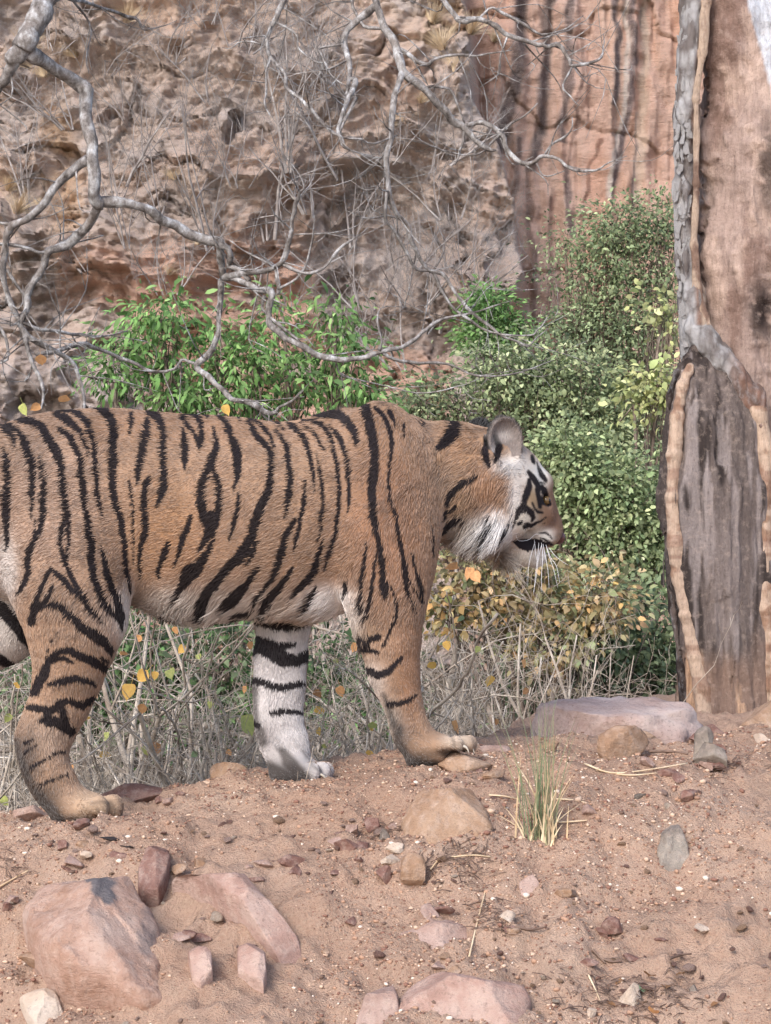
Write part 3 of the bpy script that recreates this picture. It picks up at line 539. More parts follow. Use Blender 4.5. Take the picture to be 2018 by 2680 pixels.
BL = [  # centre px, radii px, colour (sRGB of the coat), strength : flank view
    (500, 1100, 700, 60, (168, 122, 84), .8), (120, 1330, 170, 220, (186, 150, 126), .9), (440, 1400, 120, 140, (190, 138, 90), .8), (1010, 1380, 130, 260, (168, 118, 82), .9), (1075, 1760, 50, 160, (172, 122, 84), .9),
    (570, 1630, 300, 100, (198, 186, 180), .95), (450, 1590, 90, 55, (196, 186, 180), .8), (860, 1575, 75, 50, (226, 222, 224), .95), (760, 1630, 100, 30, (186, 156, 134), .7), (930, 1640, 30, 80, (205, 196, 190), .8),
    (970, 1800, 45, 80, (196, 180, 172), .9), (1020, 1880, 35, 60, (176, 160, 148), .8), (960, 1660, 40, 40, (168, 132, 100), .7), (1200, 1940, 50, 30, (208, 190, 172), .7),
    (330, 1610, 30, 90, (206, 198, 194), .7), (15, 1500, 40, 120, (190, 182, 180), .9), (130, 1930, 70, 70, (176, 148, 128), .8), (250, 2105, 80, 50, (204, 170, 138), .8), (66, 1985, 42, 95, (86, 72, 66), .85), (118, 2105, 48, 62, (80, 68, 62), .9), (190, 2150, 90, 20, (70, 60, 56), .8), (1080, 1995, 60, 36, (58, 52, 52), .9), (1048, 1930, 34, 60, (104, 92, 88), .8), (1180, 1972, 50, 14, (60, 54, 54), .8)]  # low dark blobs at the paws: dark hair with contact shade painted in
HBL = [(1170, 1180, 120, 90, (196, 146, 100), .9), (1180, 1300, 60, 90, (188, 150, 118), .8), (1290, 1285, 75, 55, (212, 152, 102), .95), (1335, 1300, 35, 30, (214, 158, 110), .9), (1195, 1330, 45, 60, (204, 156, 108), .8),
    (1240, 1400, 75, 50, (206, 200, 198), .95), (1300, 1385, 60, 60, (222, 220, 224), .95), (1360, 1230, 40, 70, (212, 202, 196), .9), (1330, 1220, 50, 30, (210, 204, 202), .8), (1350, 1310, 26, 60, (205, 200, 200), .9),
    (1410, 1250, 35, 55, (226, 224, 222), .9), (1395, 1310, 22, 50, (206, 170, 124), .85), (1380, 1365, 34, 40, (228, 220, 208), .95), (1452, 1350, 24, 60, (152, 106, 80), .9), (1440, 1320, 22, 40, (164, 122, 96), .8), (1415, 1395, 40, 18, (226, 224, 224), .9),
    (1370, 1470, 60, 40, (226, 216, 206), .95), (1420, 1470, 30, 30, (228, 224, 222), .9), (1200, 1380, 40, 40, (150, 128, 110), .6), (1430, 1410, 26, 12, (226, 226, 226), .9)]
def coat(p, nrm, pid, soft=2.2):
    """coat colour (linear) of points on the tiger"""
    n = len(p); col = np.tile(np.array(lin(178, 138, 106)), (n, 1)); blk = np.zeros(n)
    q = p.copy(); tor = np.isin(pid, (TOR, NF, NH)); q[tor, 1] = -np.abs(q[tor, 1])
    hd = np.isin(pid, (HD, EN, EF))
    cl = (p - H(1320, 1260)) @ HEAD_FR[2]; far = hd & (cl < 0); q[far] = p[far] - 2 * cl[far][:, None] * HEAD_FR[2]
    px, py = toward_px(q)
    wob = 2.5 * vnoise(p * 28) ; px2 = px + wob; py2 = py + 2.5 * vnoise(p * 28 + 9)
    def blobs(sel, L):
        for cx, cy, rx, ry, c, s in L:
            a = s * np.exp(-1.3 * (((px[sel] - cx) / rx) ** 2 + ((py[sel] - cy) / ry) ** 2) ** 1.5)
            col[sel] = col[sel] * (1 - a[:, None]) + a[:, None] * np.array(lin(*c))
    blobs(tor, BL); blobs(hd, HBL)
    # lateral far legs are seen on their pale inner side
    ff = pid == FF; inner = sstep(.2, -.4, nrm[:, 1]); fh = np.isin(pid, (FH, TL))
    col[ff] = np.array(lin(168, 128, 96)) * (1 - inner[ff][:, None]) + inner[ff][:, None] * np.array(lin(196, 190, 194))
    d = sstep(1960, 2020, py) * sstep(845, 770, px) * ff; col = col * (1 - .75 * d[:, None]) + .75 * d[:, None] * np.array(lin(62, 58, 60))  # lower foot: dark hair, with its shadow painted into the coat
    g_ = np.exp(-((px - 705) / 30) ** 2 - ((py - 1925) / 45) ** 2) * ff; col = col * (1 - .6 * g_[:, None]) + .6 * g_[:, None] * np.array(lin(120, 110, 112))
    col[fh] = np.array(lin(196, 186, 182))
    far_out = fh & (nrm[:, 1] > 0); col[far_out] = np.array(lin(170, 128, 94))
    for z, sel in (('body', tor), ('ff', ff), ('fh', fh), ('face', hd)):
        ii = np.nonzero(sel)[0]
        if len(ii): blk[ii] = stripe_mask(px2[ii] if z != 'face' else px[ii] + .3 * wob[ii], py2[ii] if z != 'face' else py[ii], z, soft)
    lg = np.nonzero(np.isin(pid, (FF, NF, NH)) & (py > 1700))[0]
    if len(lg):
        a = .82 * stripe_mask(px2[lg], py2[lg], 'smudge_shade', 9)[:, None]; col[lg] = col[lg] * (1 - a) + a * np.array(lin(62, 54, 52))
    # belly and far neck carry no flank view stripes beyond the mid line
    eb = np.nonzero((pid == HD) & (px > 1255) & (px < 1335) & (py < 1235) & (py > 1130))[0]
    if len(eb): blk[eb] = np.maximum(blk[eb], stripe_mask(px[eb], py[eb], 'ear'))
    m = in_poly(px, py, MOUTH) & (pid == HD); blk[m] = 1
    # ears: pale grey inside, shade of the hollow painted dark, black behind with a white spot
    for pidE, (C, fr) in ((EN, EARN), (EF, EARF)):
        e = np.nonzero(pid == pidE)[0]
        if not len(e): continue
        l = (p[e] - C) @ fr.T; r = np.hypot(l[:, 0] / .056, l[:, 1] / .068); front = (nrm[e] @ fr[2]) > -.15
        c = np.tile(np.array(lin(140, 126, 122)), (len(e), 1))
        c[:] = c * (1 + .12 * vnoise(p[e] * 120))[:, None]
        c = c * (1 - .93 * stripe_mask(px[e], py[e], 'ear')[:, None])
        tu = np.exp(-((px[e] - 1288) / 9) ** 2 - ((py[e] - 1192) / 22) ** 2) + .7 * np.exp(-((px[e] - 1318) / 20) ** 2 - ((py[e] - 1140) / 14) ** 2); c = c * (1 - np.clip(tu, 0, 1)[:, None]) + np.clip(tu, 0, 1)[:, None] * np.array(lin(225, 215, 212))
        rim = sstep(.84, .97, r) * (l[:, 1] > -.03); c = c * (1 - .85 * rim[:, None])
        back = ~front; c[back] = np.array(lin(40, 38, 40)); sp = back & (np.hypot(l[:, 0] + .012, l[:, 1] - .018) < .02); c[sp] = np.array(lin(225, 225, 228))
        col[e] = c; blk[e] = 0
    col = col * (1 + .13 * fbm(p * 9, 3) + .10 * vnoise(p * 34) + .07 * vnoise(p * 90 + 3))[:, None]
    col[hd] *= .86
    brown = np.array(lin(34, 29, 33))
    lum = col @ np.array([.25, .65, .1]); sat = (col.max(1) - col.min(1)) / (col.max(1) + 1e-6); col = (lum[:, None] + (col - lum[:, None]) * .88) * np.array([1.0, .985, .955]) * (1.0 - .30 * np.clip(sat * 1.6, 0, 1))[:, None]
    if soft > 3: blk = (np.random.RandomState(5).rand(n) < blk).astype(float) * .97
    return col * (1 - blk[:, None]) + blk[:, None] * brown, blk, px, py
tri = np.concatenate([TQ[:, [0, 1, 2]], TQ[:, [0, 2, 3]]])
fn = np.cross(TV[tri[:, 1]] - TV[tri[:, 0]], TV[tri[:, 2]] - TV[tri[:, 0]])
VN = np.stack([np.bincount(tri.ravel(), np.repeat(fn[:, c], 3), len(TV)) for c in range(3)], 1); VN /= np.linalg.norm(VN, axis=1)[:, None] + 1e-12
VPID = part_of(TV)
vc, vb, _, _ = coat(TV, VN, VPID)
tiger_me = mesh_np('tiger', TV, quads=TQ); vcol(tiger_me, 'coat', vc)
m = Mat('tiger_coat', .85, .12); m.color(m.attr('coat')); M_coat = m.m
tiger = link('tiger', tiger_me, M_coat)
tag(tiger, 'striped orange tiger walking along the bank past the tree', 'tiger')
# ---- fur
rs = np.random.RandomState(3)
area = np.linalg.norm(fn, axis=1); cum = np.cumsum(area); NH_ = 300000
cen = TV[tri].mean(1)
fi = np.searchsorted(cum, rs.rand(NH_) * cum[-1]); b1, b2 = rs.rand(NH_), rs.rand(NH_); sw = b1 + b2 > 1; b1[sw] = 1 - b1[sw]; b2[sw] = 1 - b2[sw]
t3 = tri[fi]; W = np.stack([1 - b1 - b2, b1, b2], 1)[:, :, None]
root = (TV[t3] * W).sum(1); hn = (VN[t3] * W).sum(1); hn /= np.linalg.norm(hn, axis=1)[:, None]; hp = VPID[t3[:, 0]]
hx, hy = toward_px(root)
fl = np.tile(np.array([-.95, 0, -.35]), (NH_, 1)); ln = np.full(NH_, .014)
def setf(sel, d, l): 
    if d is not None: fl[sel] = d
    ln[sel] = l
tors = np.isin(hp, (TOR, NF, NH))
a = (sstep(850, 1000, hx) * (hy < 1640) * tors)[:, None]; fl = fl * (1 - a) + a * np.array([-.45, 0, -.9])
a = (sstep(1480, 1600, hy) * tors)[:, None]; fl = fl * (1 - a) + a * np.array([-.55, 0, -.85])
bel = (hp == TOR) * sstep(1530, 1600, hy) * (hx > 330); ln += .032 * bel
a = (np.isin(hp, (NF, NH, FF, FH)) & (hy > 1620)); setf(a, np.array([-.1, 0, -1.0]), .011)
ln[tors & (hx > 900) & (hx < 960) & (hy > 1540) & (hy < 1680)] = .026
paw = (hp == NF) & (hy > 1910) | (hp == FF) & (hy > 1960) | (hp == NH) & (hy > 2070) | (hp == FH) & (hy > 2060); setf(paw, np.array([.75, 0, -.5]), .0075)
a = hp == HD; setf(a, np.array([-.7, 0, -.6]), .018)
a2 = a & (hx > 1380); f_ = np.array([-.6, .1, .45]); setf(a2, f_, .0045); a3 = a & (hx > 1340) & (hx <= 1380); setf(a3, np.array([-.7, 0, -.1]), .009)
jaw = a & (hx > 1330) & (hy > 1440); setf(jaw, np.array([-.4, 0, -.9]), .009)
ruff = a & (hx > 1190) & (hx < 1345) & (hy > 1250); setf(ruff, np.array([-.46, -.08, -.85]), .027); ruff2 = a & (hx > 1220) & (hx < 1330) & (hy > 1355); ln[ruff2] = .060
ear_m = np.isin(hp, (EN, EF)); setf(ear_m, np.array([.1, -.3, .9]), .012)
tail_m = hp == TL; setf(tail_m, np.array([-.3, 0, -.95]), .012)
ln *= .6 + .8 * rs.rand(NH_); ln *= 1 + .35 * vnoise(root * 14) + .25 * vnoise(root * 40)
jit = np.stack([vnoise(root * 16 + k * 31) for k in range(3)], 1) * .45 + np.stack([vnoise(root * 60 + k * 31) for k in range(3)], 1) * .3 + rs.randn(NH_, 3) * .10
fl = fl + jit; tng = fl - (fl * hn).sum(1)[:, None] * hn; tng /= np.linalg.norm(tng, axis=1)[:, None] + 1e-9
lift = .27 + .13 * rs.rand(NH_); lift = np.where(ln > .025, lift * .9, lift)
d0 = tng * np.cos(lift)[:, None] + hn * np.sin(lift)[:, None]; d1 = tng * .97 + hn * .1 + np.array([0, 0, -.12])
K = 4; pts = np.zeros((NH_, K, 3), np.float32); pts[:, 0] = root - hn * .001
for k in range(1, K):
    t = k / (K - 1); dd = d0 * (1 - t * .8) + d1 * t * .8; pts[:, k] = pts[:, k - 1] + dd * (ln / (K - 1))[:, None]
hc, hb, _, _ = coat(root + tng * (ln * .5)[:, None], hn, hp, 3.4)
hc = hc * (.82 + .42 * rs.rand(NH_))[:, None]
tipw = np.where(hb < .4, .10 * rs.rand(NH_), 0)[:, None]; hc = hc * (1 - tipw) + tipw * .75
keep = ~((hp == HD) & in_poly(hx, hy, MOUTH)) & (np.linalg.norm(root - H(1404, 1310, .064), axis=1) > .0165) & (np.linalg.norm(root - H(1404, 1310, -.064), axis=1) > .0165)
pts, hc2, ln2 = pts[keep], hc[keep], ln[keep]; nh = len(pts)
fd = bpy.data.hair_curves.new('fur'); fd.add_curves([K] * nh)
fd.attributes['position'].data.foreach_set('vector', pts.reshape(-1))
ra = fd.attributes.new('radius', 'FLOAT', 'POINT'); rr = (np.array([.00085, .0008, .0006, .0002])[None] * (.8 + .5 * rs.rand(nh))[:, None]).astype(np.float32)
ra.data.foreach_set('value', rr.ravel())
ca = fd.attributes.new('coat', 'FLOAT_COLOR', 'CURVE'); c4 = np.ones((nh, 4), np.float32); c4[:, :3] = np.clip(hc2, 0, .95); ca.data.foreach_set('color', c4.ravel())
m = Mat('tiger_fur', .65, .18); m.color(m.attr('coat')); M_fur = m.m
fur = bpy.data.objects.new('fur', fd); COL.objects.link(fur); fd.materials.append(M_fur); fur.parent = tiger; fur['kind'] = 'stuff'
# ---- eyes, nose, whiskers, claws
def uv_ball(name, c, r, seg=20, ring=12, fr=np.eye(3)):
    th = np.linspace(0, math.pi, ring + 1); ph = np.arange(seg) * 2 * math.pi / seg
    v = np.array([[math.sin(t) * math.cos(f), math.sin(t) * math.sin(f), math.cos(t)] for t in th for f in ph]) * np.asarray(r)
    q = [(i * seg + j, (i + 1) * seg + j, (i + 1) * seg + (j + 1) % seg, i * seg + (j + 1) % seg) for i in range(ring) for j in range(seg)]
    return mesh_np(name, v @ fr + c, faces=q)
m = Mat('tiger_eye', .12, .6); M_iris = m.color(lin(104, 78, 40)).m; m = Mat('tiger_pupil', .1, .6); M_dark = m.color((.008, .007, .008)).m
for s in (1, -1):
    C = H(1404, 1310, s * .0605); e = link('eye', uv_ball('eye', C, (.0118,) * 3), M_iris, tiger)
    n_ = HEAD_FR[2] * s * .8 + HEAD_FR[0] * .55 + np.array([0, 0, -.1]); n_ /= np.linalg.norm(n_)
    link('pupil', uv_ball('pupil', C + n_ * .0085, (.0052,) * 3), M_dark, e)
m = Mat('tiger_nose', .45, .4); v_ = m.tc('Object', (1, 1, 1)); m.color(m.ramp(m.noise(v_, 160), [(.35, lin(66, 38, 40)), (.7, lin(122, 74, 70))])); M_nose = m.m
nm = uv_ball('nose', H(1459, 1406), (.020, .019, .028), 18, 12, np.array([[.8, 0, -.6], [.6, 0, .8], [0, 1, 0]]) @ np.array([[1, 0, 0], [0, 1, 0], [0, 0, 1.0]]) @ np.array([HEAD_FR[0], HEAD_FR[2], HEAD_FR[1]]))
link('nose', nm, M_nose, tiger)
m = Mat('whisker', .4, .4); M_wh = m.color(lin(235, 235, 240)).m
WH = [((1400,1418),(1388,1440),(1374,1478),(1366,1530)), ((1408,1420),(1398,1450),(1385,1490),(1372,1545)), ((1413,1420),(1406,1455),(1392,1500),(1382,1548)), ((1420,1418),(1412,1450),(1406,1490),(1395,1535)), ((1416,1422),(1402,1462),(1392,1505),(1378,1556)),
      ((1425,1425),(1424,1450),(1428,1485),(1432,1535)), ((1430,1430),(1430,1458),(1434,1480),(1431,1520)), ((1434,1432),(1436,1452),(1440,1466),(1443,1476)), ((1406,1400),(1392,1398),(1370,1412),(1340,1414),(1328,1400)), ((1398,1412),(1392,1428),(1386,1450),(1384,1470))]
for k_, wpts in enumerate(WH):
    for s in (1, -1):
        tb = Tubes(4); c3 = spline([H(x - 14, y, s * (.035 + (.012 + .007 * (k_ % 4)) * i + .004 * (k_ % 3))) for i, (x, y) in enumerate(wpts)], 12)
        tb.add(c3, np.linspace(.0008, .0003, 12)); link('whisker', tb.mesh('whisker'), M_wh, tiger)
m = Mat('claw', .35, .4); M_cl = m.color(lin(206, 196, 180)).m
for y0, dy, x1, yy in [(-.125, d, x, 1960) for d, x in ((-.045, 1216), (-.016, 1230), (.015, 1228), (.042, 1209))] + [(.12, d, x, 2034) for d, x in ((-.045, 842), (-.015, 856), (.016, 854), (.044, 840))]:
    tb = Tubes(6); tb.add(spline([P(x1 - 4, yy - 8, y0 + dy), P(x1 + 6, yy - 2, y0 + dy), P(x1 + 12, yy + 12, y0 + dy)], 6), np.linspace(.0045, .0008, 6)); link('claw', tb.mesh('claw'), M_cl, tiger)
# ================================================================== overhanging bare tree
m = Mat('grey_bark', .9, .15); v = m.tc('Object')
c = m.ramp(m.noise(m.tc('Object', (1, 1, .6)), 26, 6, .7), [(.32, lin(78, 70, 66)), (.50, lin(148, 141, 138)), (.68, lin(216, 216, 219))]); c = m.mix(m.g(m.noise(v, 7, 3), .55, .75, 0, .4), c, lin(130, 110, 96))
m.color(c); m.bump(m.noise(v, 55, 6, .75), .8, .015); M_bark = m.m
K1, K2 = (0, 0, .6002), (800, 0, .6002)
def br_y(px, py): return 2.5 + .55 * float(vnoise(np.array([px / 420.0, py / 420.0, 3.3])))
BR = []
def br(crop, *pts): BR.append([(crop[0] + x * crop[2], crop[1] + y * crop[2], r * crop[2] * .86) for x, y, r in pts])
br(K1, (-900,2400,120),(-850,1500,100),(-780,700,92),(-640,0,84),(-300,-480,78),(300,-700,74),(800,-760,66),(1300,-600,50),(1560,-300,34),(1633,-30,23))      # trunk and crown limb, out of the picture
br(K1, (300,-700,66),(420,-520,62),(400,-300,58),(290,-120,56),(230,-40,55),(180,50,55),(130,140,55),(100,210,52),(60,260,40),(20,350,28),(-20,410,20),(-60,520,14))
br(K1, (100,200,46),(140,225,42),(200,260,38),(290,330,36),(365,375,39),(378,430,36),(370,520,34),(395,600,34),(402,680,35),(408,780,34),(415,860,34),(440,890,32))
br(K1, (425,885,32),(520,890,27),(620,910,26),(720,960,28),(820,1010,30),(900,1045,26),(955,1062,24),(965,1085,22),(960,1140,22),(972,1215,20))
br(K1, (950,1060,20),(990,1085,17),(1002,1120,15),(1000,1155,15),(1040,1172,14),(1090,1225,14))
br(K1, (975,1215,20),(1060,1190,20),(1150,1185,15),(1230,1140,14),(1260,1050,12),(1275,960,11),(1290,890,10),(1310,840,7),(1325,800,4),(1270,710,2))
br(K1, (1230,1150,10),(1290,1180,9),(1350,1190,9),(1420,1160,8),(1480,1090,8),(1550,1040,5),(1610,990,2)); br(K1, (1280,1025,5),(1400,1020,4),(1500,1005,3),(1570,970,3),(1560,900,2)); br(K1, (1215,1260,9),(1310,1200,7),(1350,1100,6),(1365,1010,4),(1370,940,2))
br(K1, (975,1215,18),(1060,1225,18),(1120,1260,20),(1180,1280,22),(1180,1340,18),(1175,1400,18),(1220,1460,17),(1290,1500,17),(1380,1545,16),(1480,1570,16),(1580,1560,14),(1640,1537,12),(1733,1520,10),(1793,1490,10),(1853,1440,9),(1903,1400,8),(1983,1380,6),(2093,1355,5),(2230,1310,2))
br(K2, (330,1535,11),(420,1575,9),(520,1585,8),(620,1590,6),(720,1630,6),(830,1640,5),(950,1620,4),(1080,1570,2)); br(K2, (325,1530,7),(330,1480,6),(315,1410,5),(330,1340,4),(440,1340,2)); br(K2, (130,1580,5),(160,1635,4),(300,1670,4),(490,1715,4),(650,1690,3),(760,1650,1.5))
br(K1, (1210,1290,13),(1215,1240,11),(1200,1180,9),(1170,1150,7),(1060,1090,4),(1000,1050,2)); br(K1, (1150,1290,9),(1145,1350,8),(1200,1400,8),(1270,1460,7),(1310,1490,6))
br(K1, (968,1215,16),(965,1310,14),(955,1400,14),(940,1480,15),(900,1550,16),(857,1600,16),(900,1640,14),(960,1690,15),(1020,1740,15),(1110,1765,15),(1160,1795,14),(1195,1800,12),(1215,1780,8),(1270,1750,6),(1320,1700,3)); br(K1, (1130,1775,8),(1150,1810,7),(1190,1840,5),(1240,1850,3))
br(K1, (858,1590,8),(800,1570,7),(760,1610,7),(700,1620,8),(640,1615,9),(570,1580,10),(500,1550,10),(400,1510,11),(350,1500,12),(250,1530,13),(160,1545,10))
br(K1, (425,890,26),(380,980,24),(330,1040,24),(260,1080,22),(210,1105,20),(190,1160,18),(150,1220,18),(120,1290,17),(115,1350,17),(90,1400,16),(100,1450,14),(120,1520,12),(150,1600,10),(190,1700,8),(180,1780,6)); br(K1, (215,1100,10),(160,1100,10),(60,1065,7),(-30,1060,4))
br(K1, (385,690,24),(330,730,22),(280,770,24),(220,840,24),(170,910,22),(110,960,20),(60,985,22),(30,1010,20),(20,1080,16),(15,1180,16),(30,1270,15),(60,1350,14),(90,1400,14)); br(K1, (60,985,10),(-30,960,6)); br(K1, (100,960,5),(200,950,4),(300,905,2))
br(K1, (95,1400,11),(180,1435,10),(280,1450,9),(390,1465,8),(480,1460,5),(560,1445,3)); br(K1, (100,1440,14),(130,1470,14),(220,1520,14),(290,1560,14),(330,1600,13),(345,1640,10),(360,1720,8),(370,1790,6)); br(K1, (30,1170,8),(70,1230,9),(110,1300,9)); br(K1, (-30,1400,10),(0,1430,10),(30,1480,10),(38,1560,8),(-10,1585,5))
br(K1, (270,-40,12),(310,0,10),(380,10,9),(460,40,9),(540,65,9),(600,85,8),(630,130,6),(720,110,3),(770,90,1.5)); br(K1, (320,4,6),(380,80,6),(395,150,5),(375,250,4),(390,320,2))
br(K1, (1400,-420,20),(1290,-200,16),(1240,-20,14),(1210,70,14),(1175,130,11),(1165,210,10),(1185,255,9),(1245,330,8),(1255,390,8),(1330,450,8),(1385,510,8),(1440,570,8),(1490,600,7),(1510,640,4),(1600,680,3),(1666,690,2)); br(K1, (1180,250,7),(1165,300,6),(1160,400,6),(1155,460,5),(1180,510,2))
br(K1, (1205,100,6),(1290,150,6),(1300,210,5),(1380,270,4),(1480,260,2)); br(K1, (1165,200,5),(1100,185,5),(1040,185,5),(1010,210,3),(970,205,2))
br(K2, (285,-60,23),(300,-30,22),(320,50,22),(350,130,22),(385,200,22),(405,280,24),(425,320,23),(480,365,20),(530,410,19),(590,470,19),(640,520,19),(690,555,18),(740,610,16),(790,648,13),(830,655,4))
br(K2, (690,550,14),(750,535,13),(820,555,13),(860,590,12),(880,660,12),(950,715,12),(1000,700,10),(1050,680,9),(1110,700,8),(1170,740,8),(1260,745,6),(1320,710,4),(1400,680,2)); br(K2, (1040,680,7),(1070,630,7),(1130,600,6),(1160,560,5),(1160,510,2)); br(K2, (795,645,8),(850,580,7),(900,535,6),(960,500,5),(1010,450,2))
br(K2, (1010,710,5),(1040,770,4),(1130,745,3)); br(K2, (690,570,7),(685,620,7),(670,670,6),(650,720,3)); br(K2, (690,540,6),(660,450,6),(630,390,7),(570,380,8),(515,378,8)); br(K2, (790,650,5),(720,680,4),(620,660,4),(510,620,3),(460,570,2))
br(K2, (420,325,19),(390,400,16),(378,510,15),(370,600,14),(355,700,14),(360,800,13),(375,880,13),(400,940,13),(440,975,12),(460,1050,12),(500,1130,11),(540,1180,10),(600,1200,10),(650,1270,9),(700,1340,9),(760,1390,8),(850,1460,7),(920,1490,6),(970,1510,5),(1010,1470,3),(1060,1430,2))
br(K2, (358,790,9),(345,940,9),(385,1000,9),(440,1100,9),(480,1170,9),(550,1185,8),(600,1280,8),(660,1360,8),(750,1420,7),(840,1455,6),(980,1460,5),(1020,1430,4),(1060,1370,2)); br(K2, (555,1180,6),(600,1100,5),(610,1050,4),(650,1000,2)); br(K2, (605,1050,3),(560,930,2)); br(K2, (345,940,4),(250,950,3),(180,920,2))
br(K2, (300,25,20),(240,80,18),(180,130,17),(170,190,16),(190,270,15),(195,320,13),(180,415,7)); br(K2, (192,345,12),(218,345,14),(205,400,13),(170,470,12),(145,560,11),(150,605,9),(180,650,5),(330,690,2.5)); br(K2, (220,430,8),(175,520,8),(150,590,7),(240,610,5),(300,625,5),(400,590,3)); br(K2, (165,188,6),(60,210,6),(80,260,5),(120,340,4),(200,390,2))
br(K2, (340,128,9),(270,120,9),(235,80,9),(210,30,8),(190,-40,8),(150,-200,8)); br(K2, (395,205,11),(460,250,11),(530,285,11),(560,260,9),(640,240,8),(720,245,7),(800,235,5),(900,220,3))
br(K2, (0,-560,40),(300,-300,22),(480,-120,16),(570,-30,14),(640,60,14),(690,95,15),(760,85,14),(830,110,14),(880,155,13),(980,180,12),(1040,200,12),(1100,200,11),(1150,260,9),(1170,285,8),(1280,260,6),(1300,200,4),(1300,150,2)); br(K2, (1165,285,6),(1120,370,5),(1150,420,4),(1190,460,2))
br(K2, (760,80,6),(810,35,7),(860,60,8),(940,100,8),(1030,150,7),(1130,130,5),(1210,70,2)); br(K2, (880,160,5),(850,240,5),(840,320,4),(760,380,2)); br(K2, (848,320,4),(940,360,2))
rsb = np.random.RandomState(11)
ot = tag(empty('bare_tree', P(-540, 1440 + 900, 2.5)), 'leafless grey tree whose crooked limbs droop over the tiger', 'tree')
OT = np.array(ot.location)
def wob_line(pts3, n, amp, seed):
    c = spline(pts3, n); c[:, :3] += amp * np.stack([vnoise(np.stack([np.arange(n) * .9, np.full(n, seed * 7.7), np.full(n, k * 5.0)], 1)) for k in range(3)], 1); return c
def add_branch(pl, seed, parent, name='branch', twigs=True):
    p4 = np.array([[*P(x, y, br_y(x, y)), r * (5 + br_y(x, y)) / FPX] for x, y, r in pl])
    L = np.linalg.norm(np.diff(p4[:, :3], axis=0), axis=1).sum(); n = max(8, int(L / .022))
    c = spline(p4, n); rad = np.maximum(c[:, 3], .0014); rad = rad * (1 + .16 * vnoise(np.stack([np.arange(n) * .45, np.full(n, seed), np.zeros(n)], 1)))
    c[:, :3] += (.3 * rad[:, None] + .002) * np.stack([vnoise(np.stack([np.arange(n) * .5, np.full(n, seed * 3.3), np.full(n, k * 9.0)], 1)) for k in range(3)], 1)
    tb = Tubes(8 if rad.max() > .01 else 5); tb.add(c[:, :3], rad)
    o = link(name, tb.mesh(name, OT), M_bark, parent)
    if twigs:
        tw = Tubes(3); k = 0; idx = [i for i in range(3, n - 1) if rad[i] < .024]
        for i in idx:
            if rsb.rand() > .27: continue
            a = c[i, :3]; tdir = c[min(i + 1, n - 1), :3] - c[i - 1, :3]; tdir /= np.linalg.norm(tdir) + 1e-9
            d = tdir * .6 + rsb.randn(3) * np.array([.7, .5, .7]); d /= np.linalg.norm(d); l = rsb.uniform(.06, .38)
            mid = a + d * l * .5 + rsb.randn(3) * l * .12; end = a + d * l + np.array([0, 0, .15 * l]) + rsb.randn(3) * l * .15
            r0 = min(rad[i] * .5, .0042); tw.add(spline([a, mid, end], 7), np.linspace(r0, .0009, 7), cap=False); k += 1
            if rsb.rand() < .6:
                e2 = mid + (end - mid) * .4 + rsb.randn(3) * l * .3; tw.add(spline([mid, (mid + e2) / 2 + rsb.randn(3) * l * .06, e2], 6), np.linspace(r0 * .6, .0008, 6), cap=False)
        if k:
            t_ = link('twigs', tw.mesh('twigs', OT), M_bark, o); t_['kind'] = 'stuff'
    return o
for s_, pl in enumerate(BR): add_branch(pl, s_ + 1, ot, 'trunk' if s_ == 0 else 'branch', s_ > 0)

# ================================================================== great scarred tree at the right
def surf(prim_list, lo, hi, h, noise=None):
    dim = np.ceil((np.array(hi) - lo) / h).astype(int) + 1; F = np.full(dim, .3, np.float32)
    g = np.stack(np.meshgrid(*[np.asarray(lo[i] + h * np.arange(dim[i]), np.float32) for i in range(3)], indexing='ij'), -1)
    for pr in prim_list:
        d = eval_prim(pr, g).astype(np.float32); k = pr[3]
        if pr[2] == -1:
            d = -d; hh = np.maximum(k - np.abs(F - d), 0) / k; F = np.maximum(F, d) + hh * hh * k * .25; continue
        hh = np.maximum(k - np.abs(F - d), 0) / k; F = np.minimum(F, d) - hh * hh * k * .25
    if noise is not None:
        w_ = np.abs(F) < .05; F[w_] += noise(g[w_])
    return surface_nets(F, np.asarray(lo), h)
GT = tag(empty('scarred_tree', P(1960, 1900, 1.45)), 'great brown tree trunk with peeling grey bark and a dark heart-shaped scar', 'tree'); GTL = np.array(GT.location)
def chain(pts, k, sq=1.0):
    out = []
    for (x0, y0, d0, r0), (x1, y1, d1, r1) in zip(pts[:-1], pts[1:]):
        A, B_ = P(x0, y0, d0), P(x1, y1, d1); s0, s1 = (5 + d0) / FPX, (5 + d1) / FPX
        out.append(('cone', (A, B_, r0 * s0, r1 * s1, r0 * s0 * sq, r1 * s1 * sq, BODY_FR), 0, k))
    return out
def tree_part(name, prs, h, noise, colour, mat, lo=None, hi=None, parent=None):
    b = [prim_box(p) for p in prs]; lo_ = np.min([x[0] for x in b], 0) - .04; hi_ = np.max([x[1] for x in b], 0) + .04
    V_, Q_ = surf(prs, lo_, hi_, h, noise); me = mesh_np(name, V_ - GTL, quads=Q_); px, py = toward_px(V_); vcol(me, 'wood', np.clip(colour(V_, px, py), .008, .9)); return link(name, me, mat, parent or GT)
m = Mat('tree_wood', .88, .15); v = m.tc('Object', (1, 1, .16)); v2 = m.tc('Object'); c = m.attr('wood')
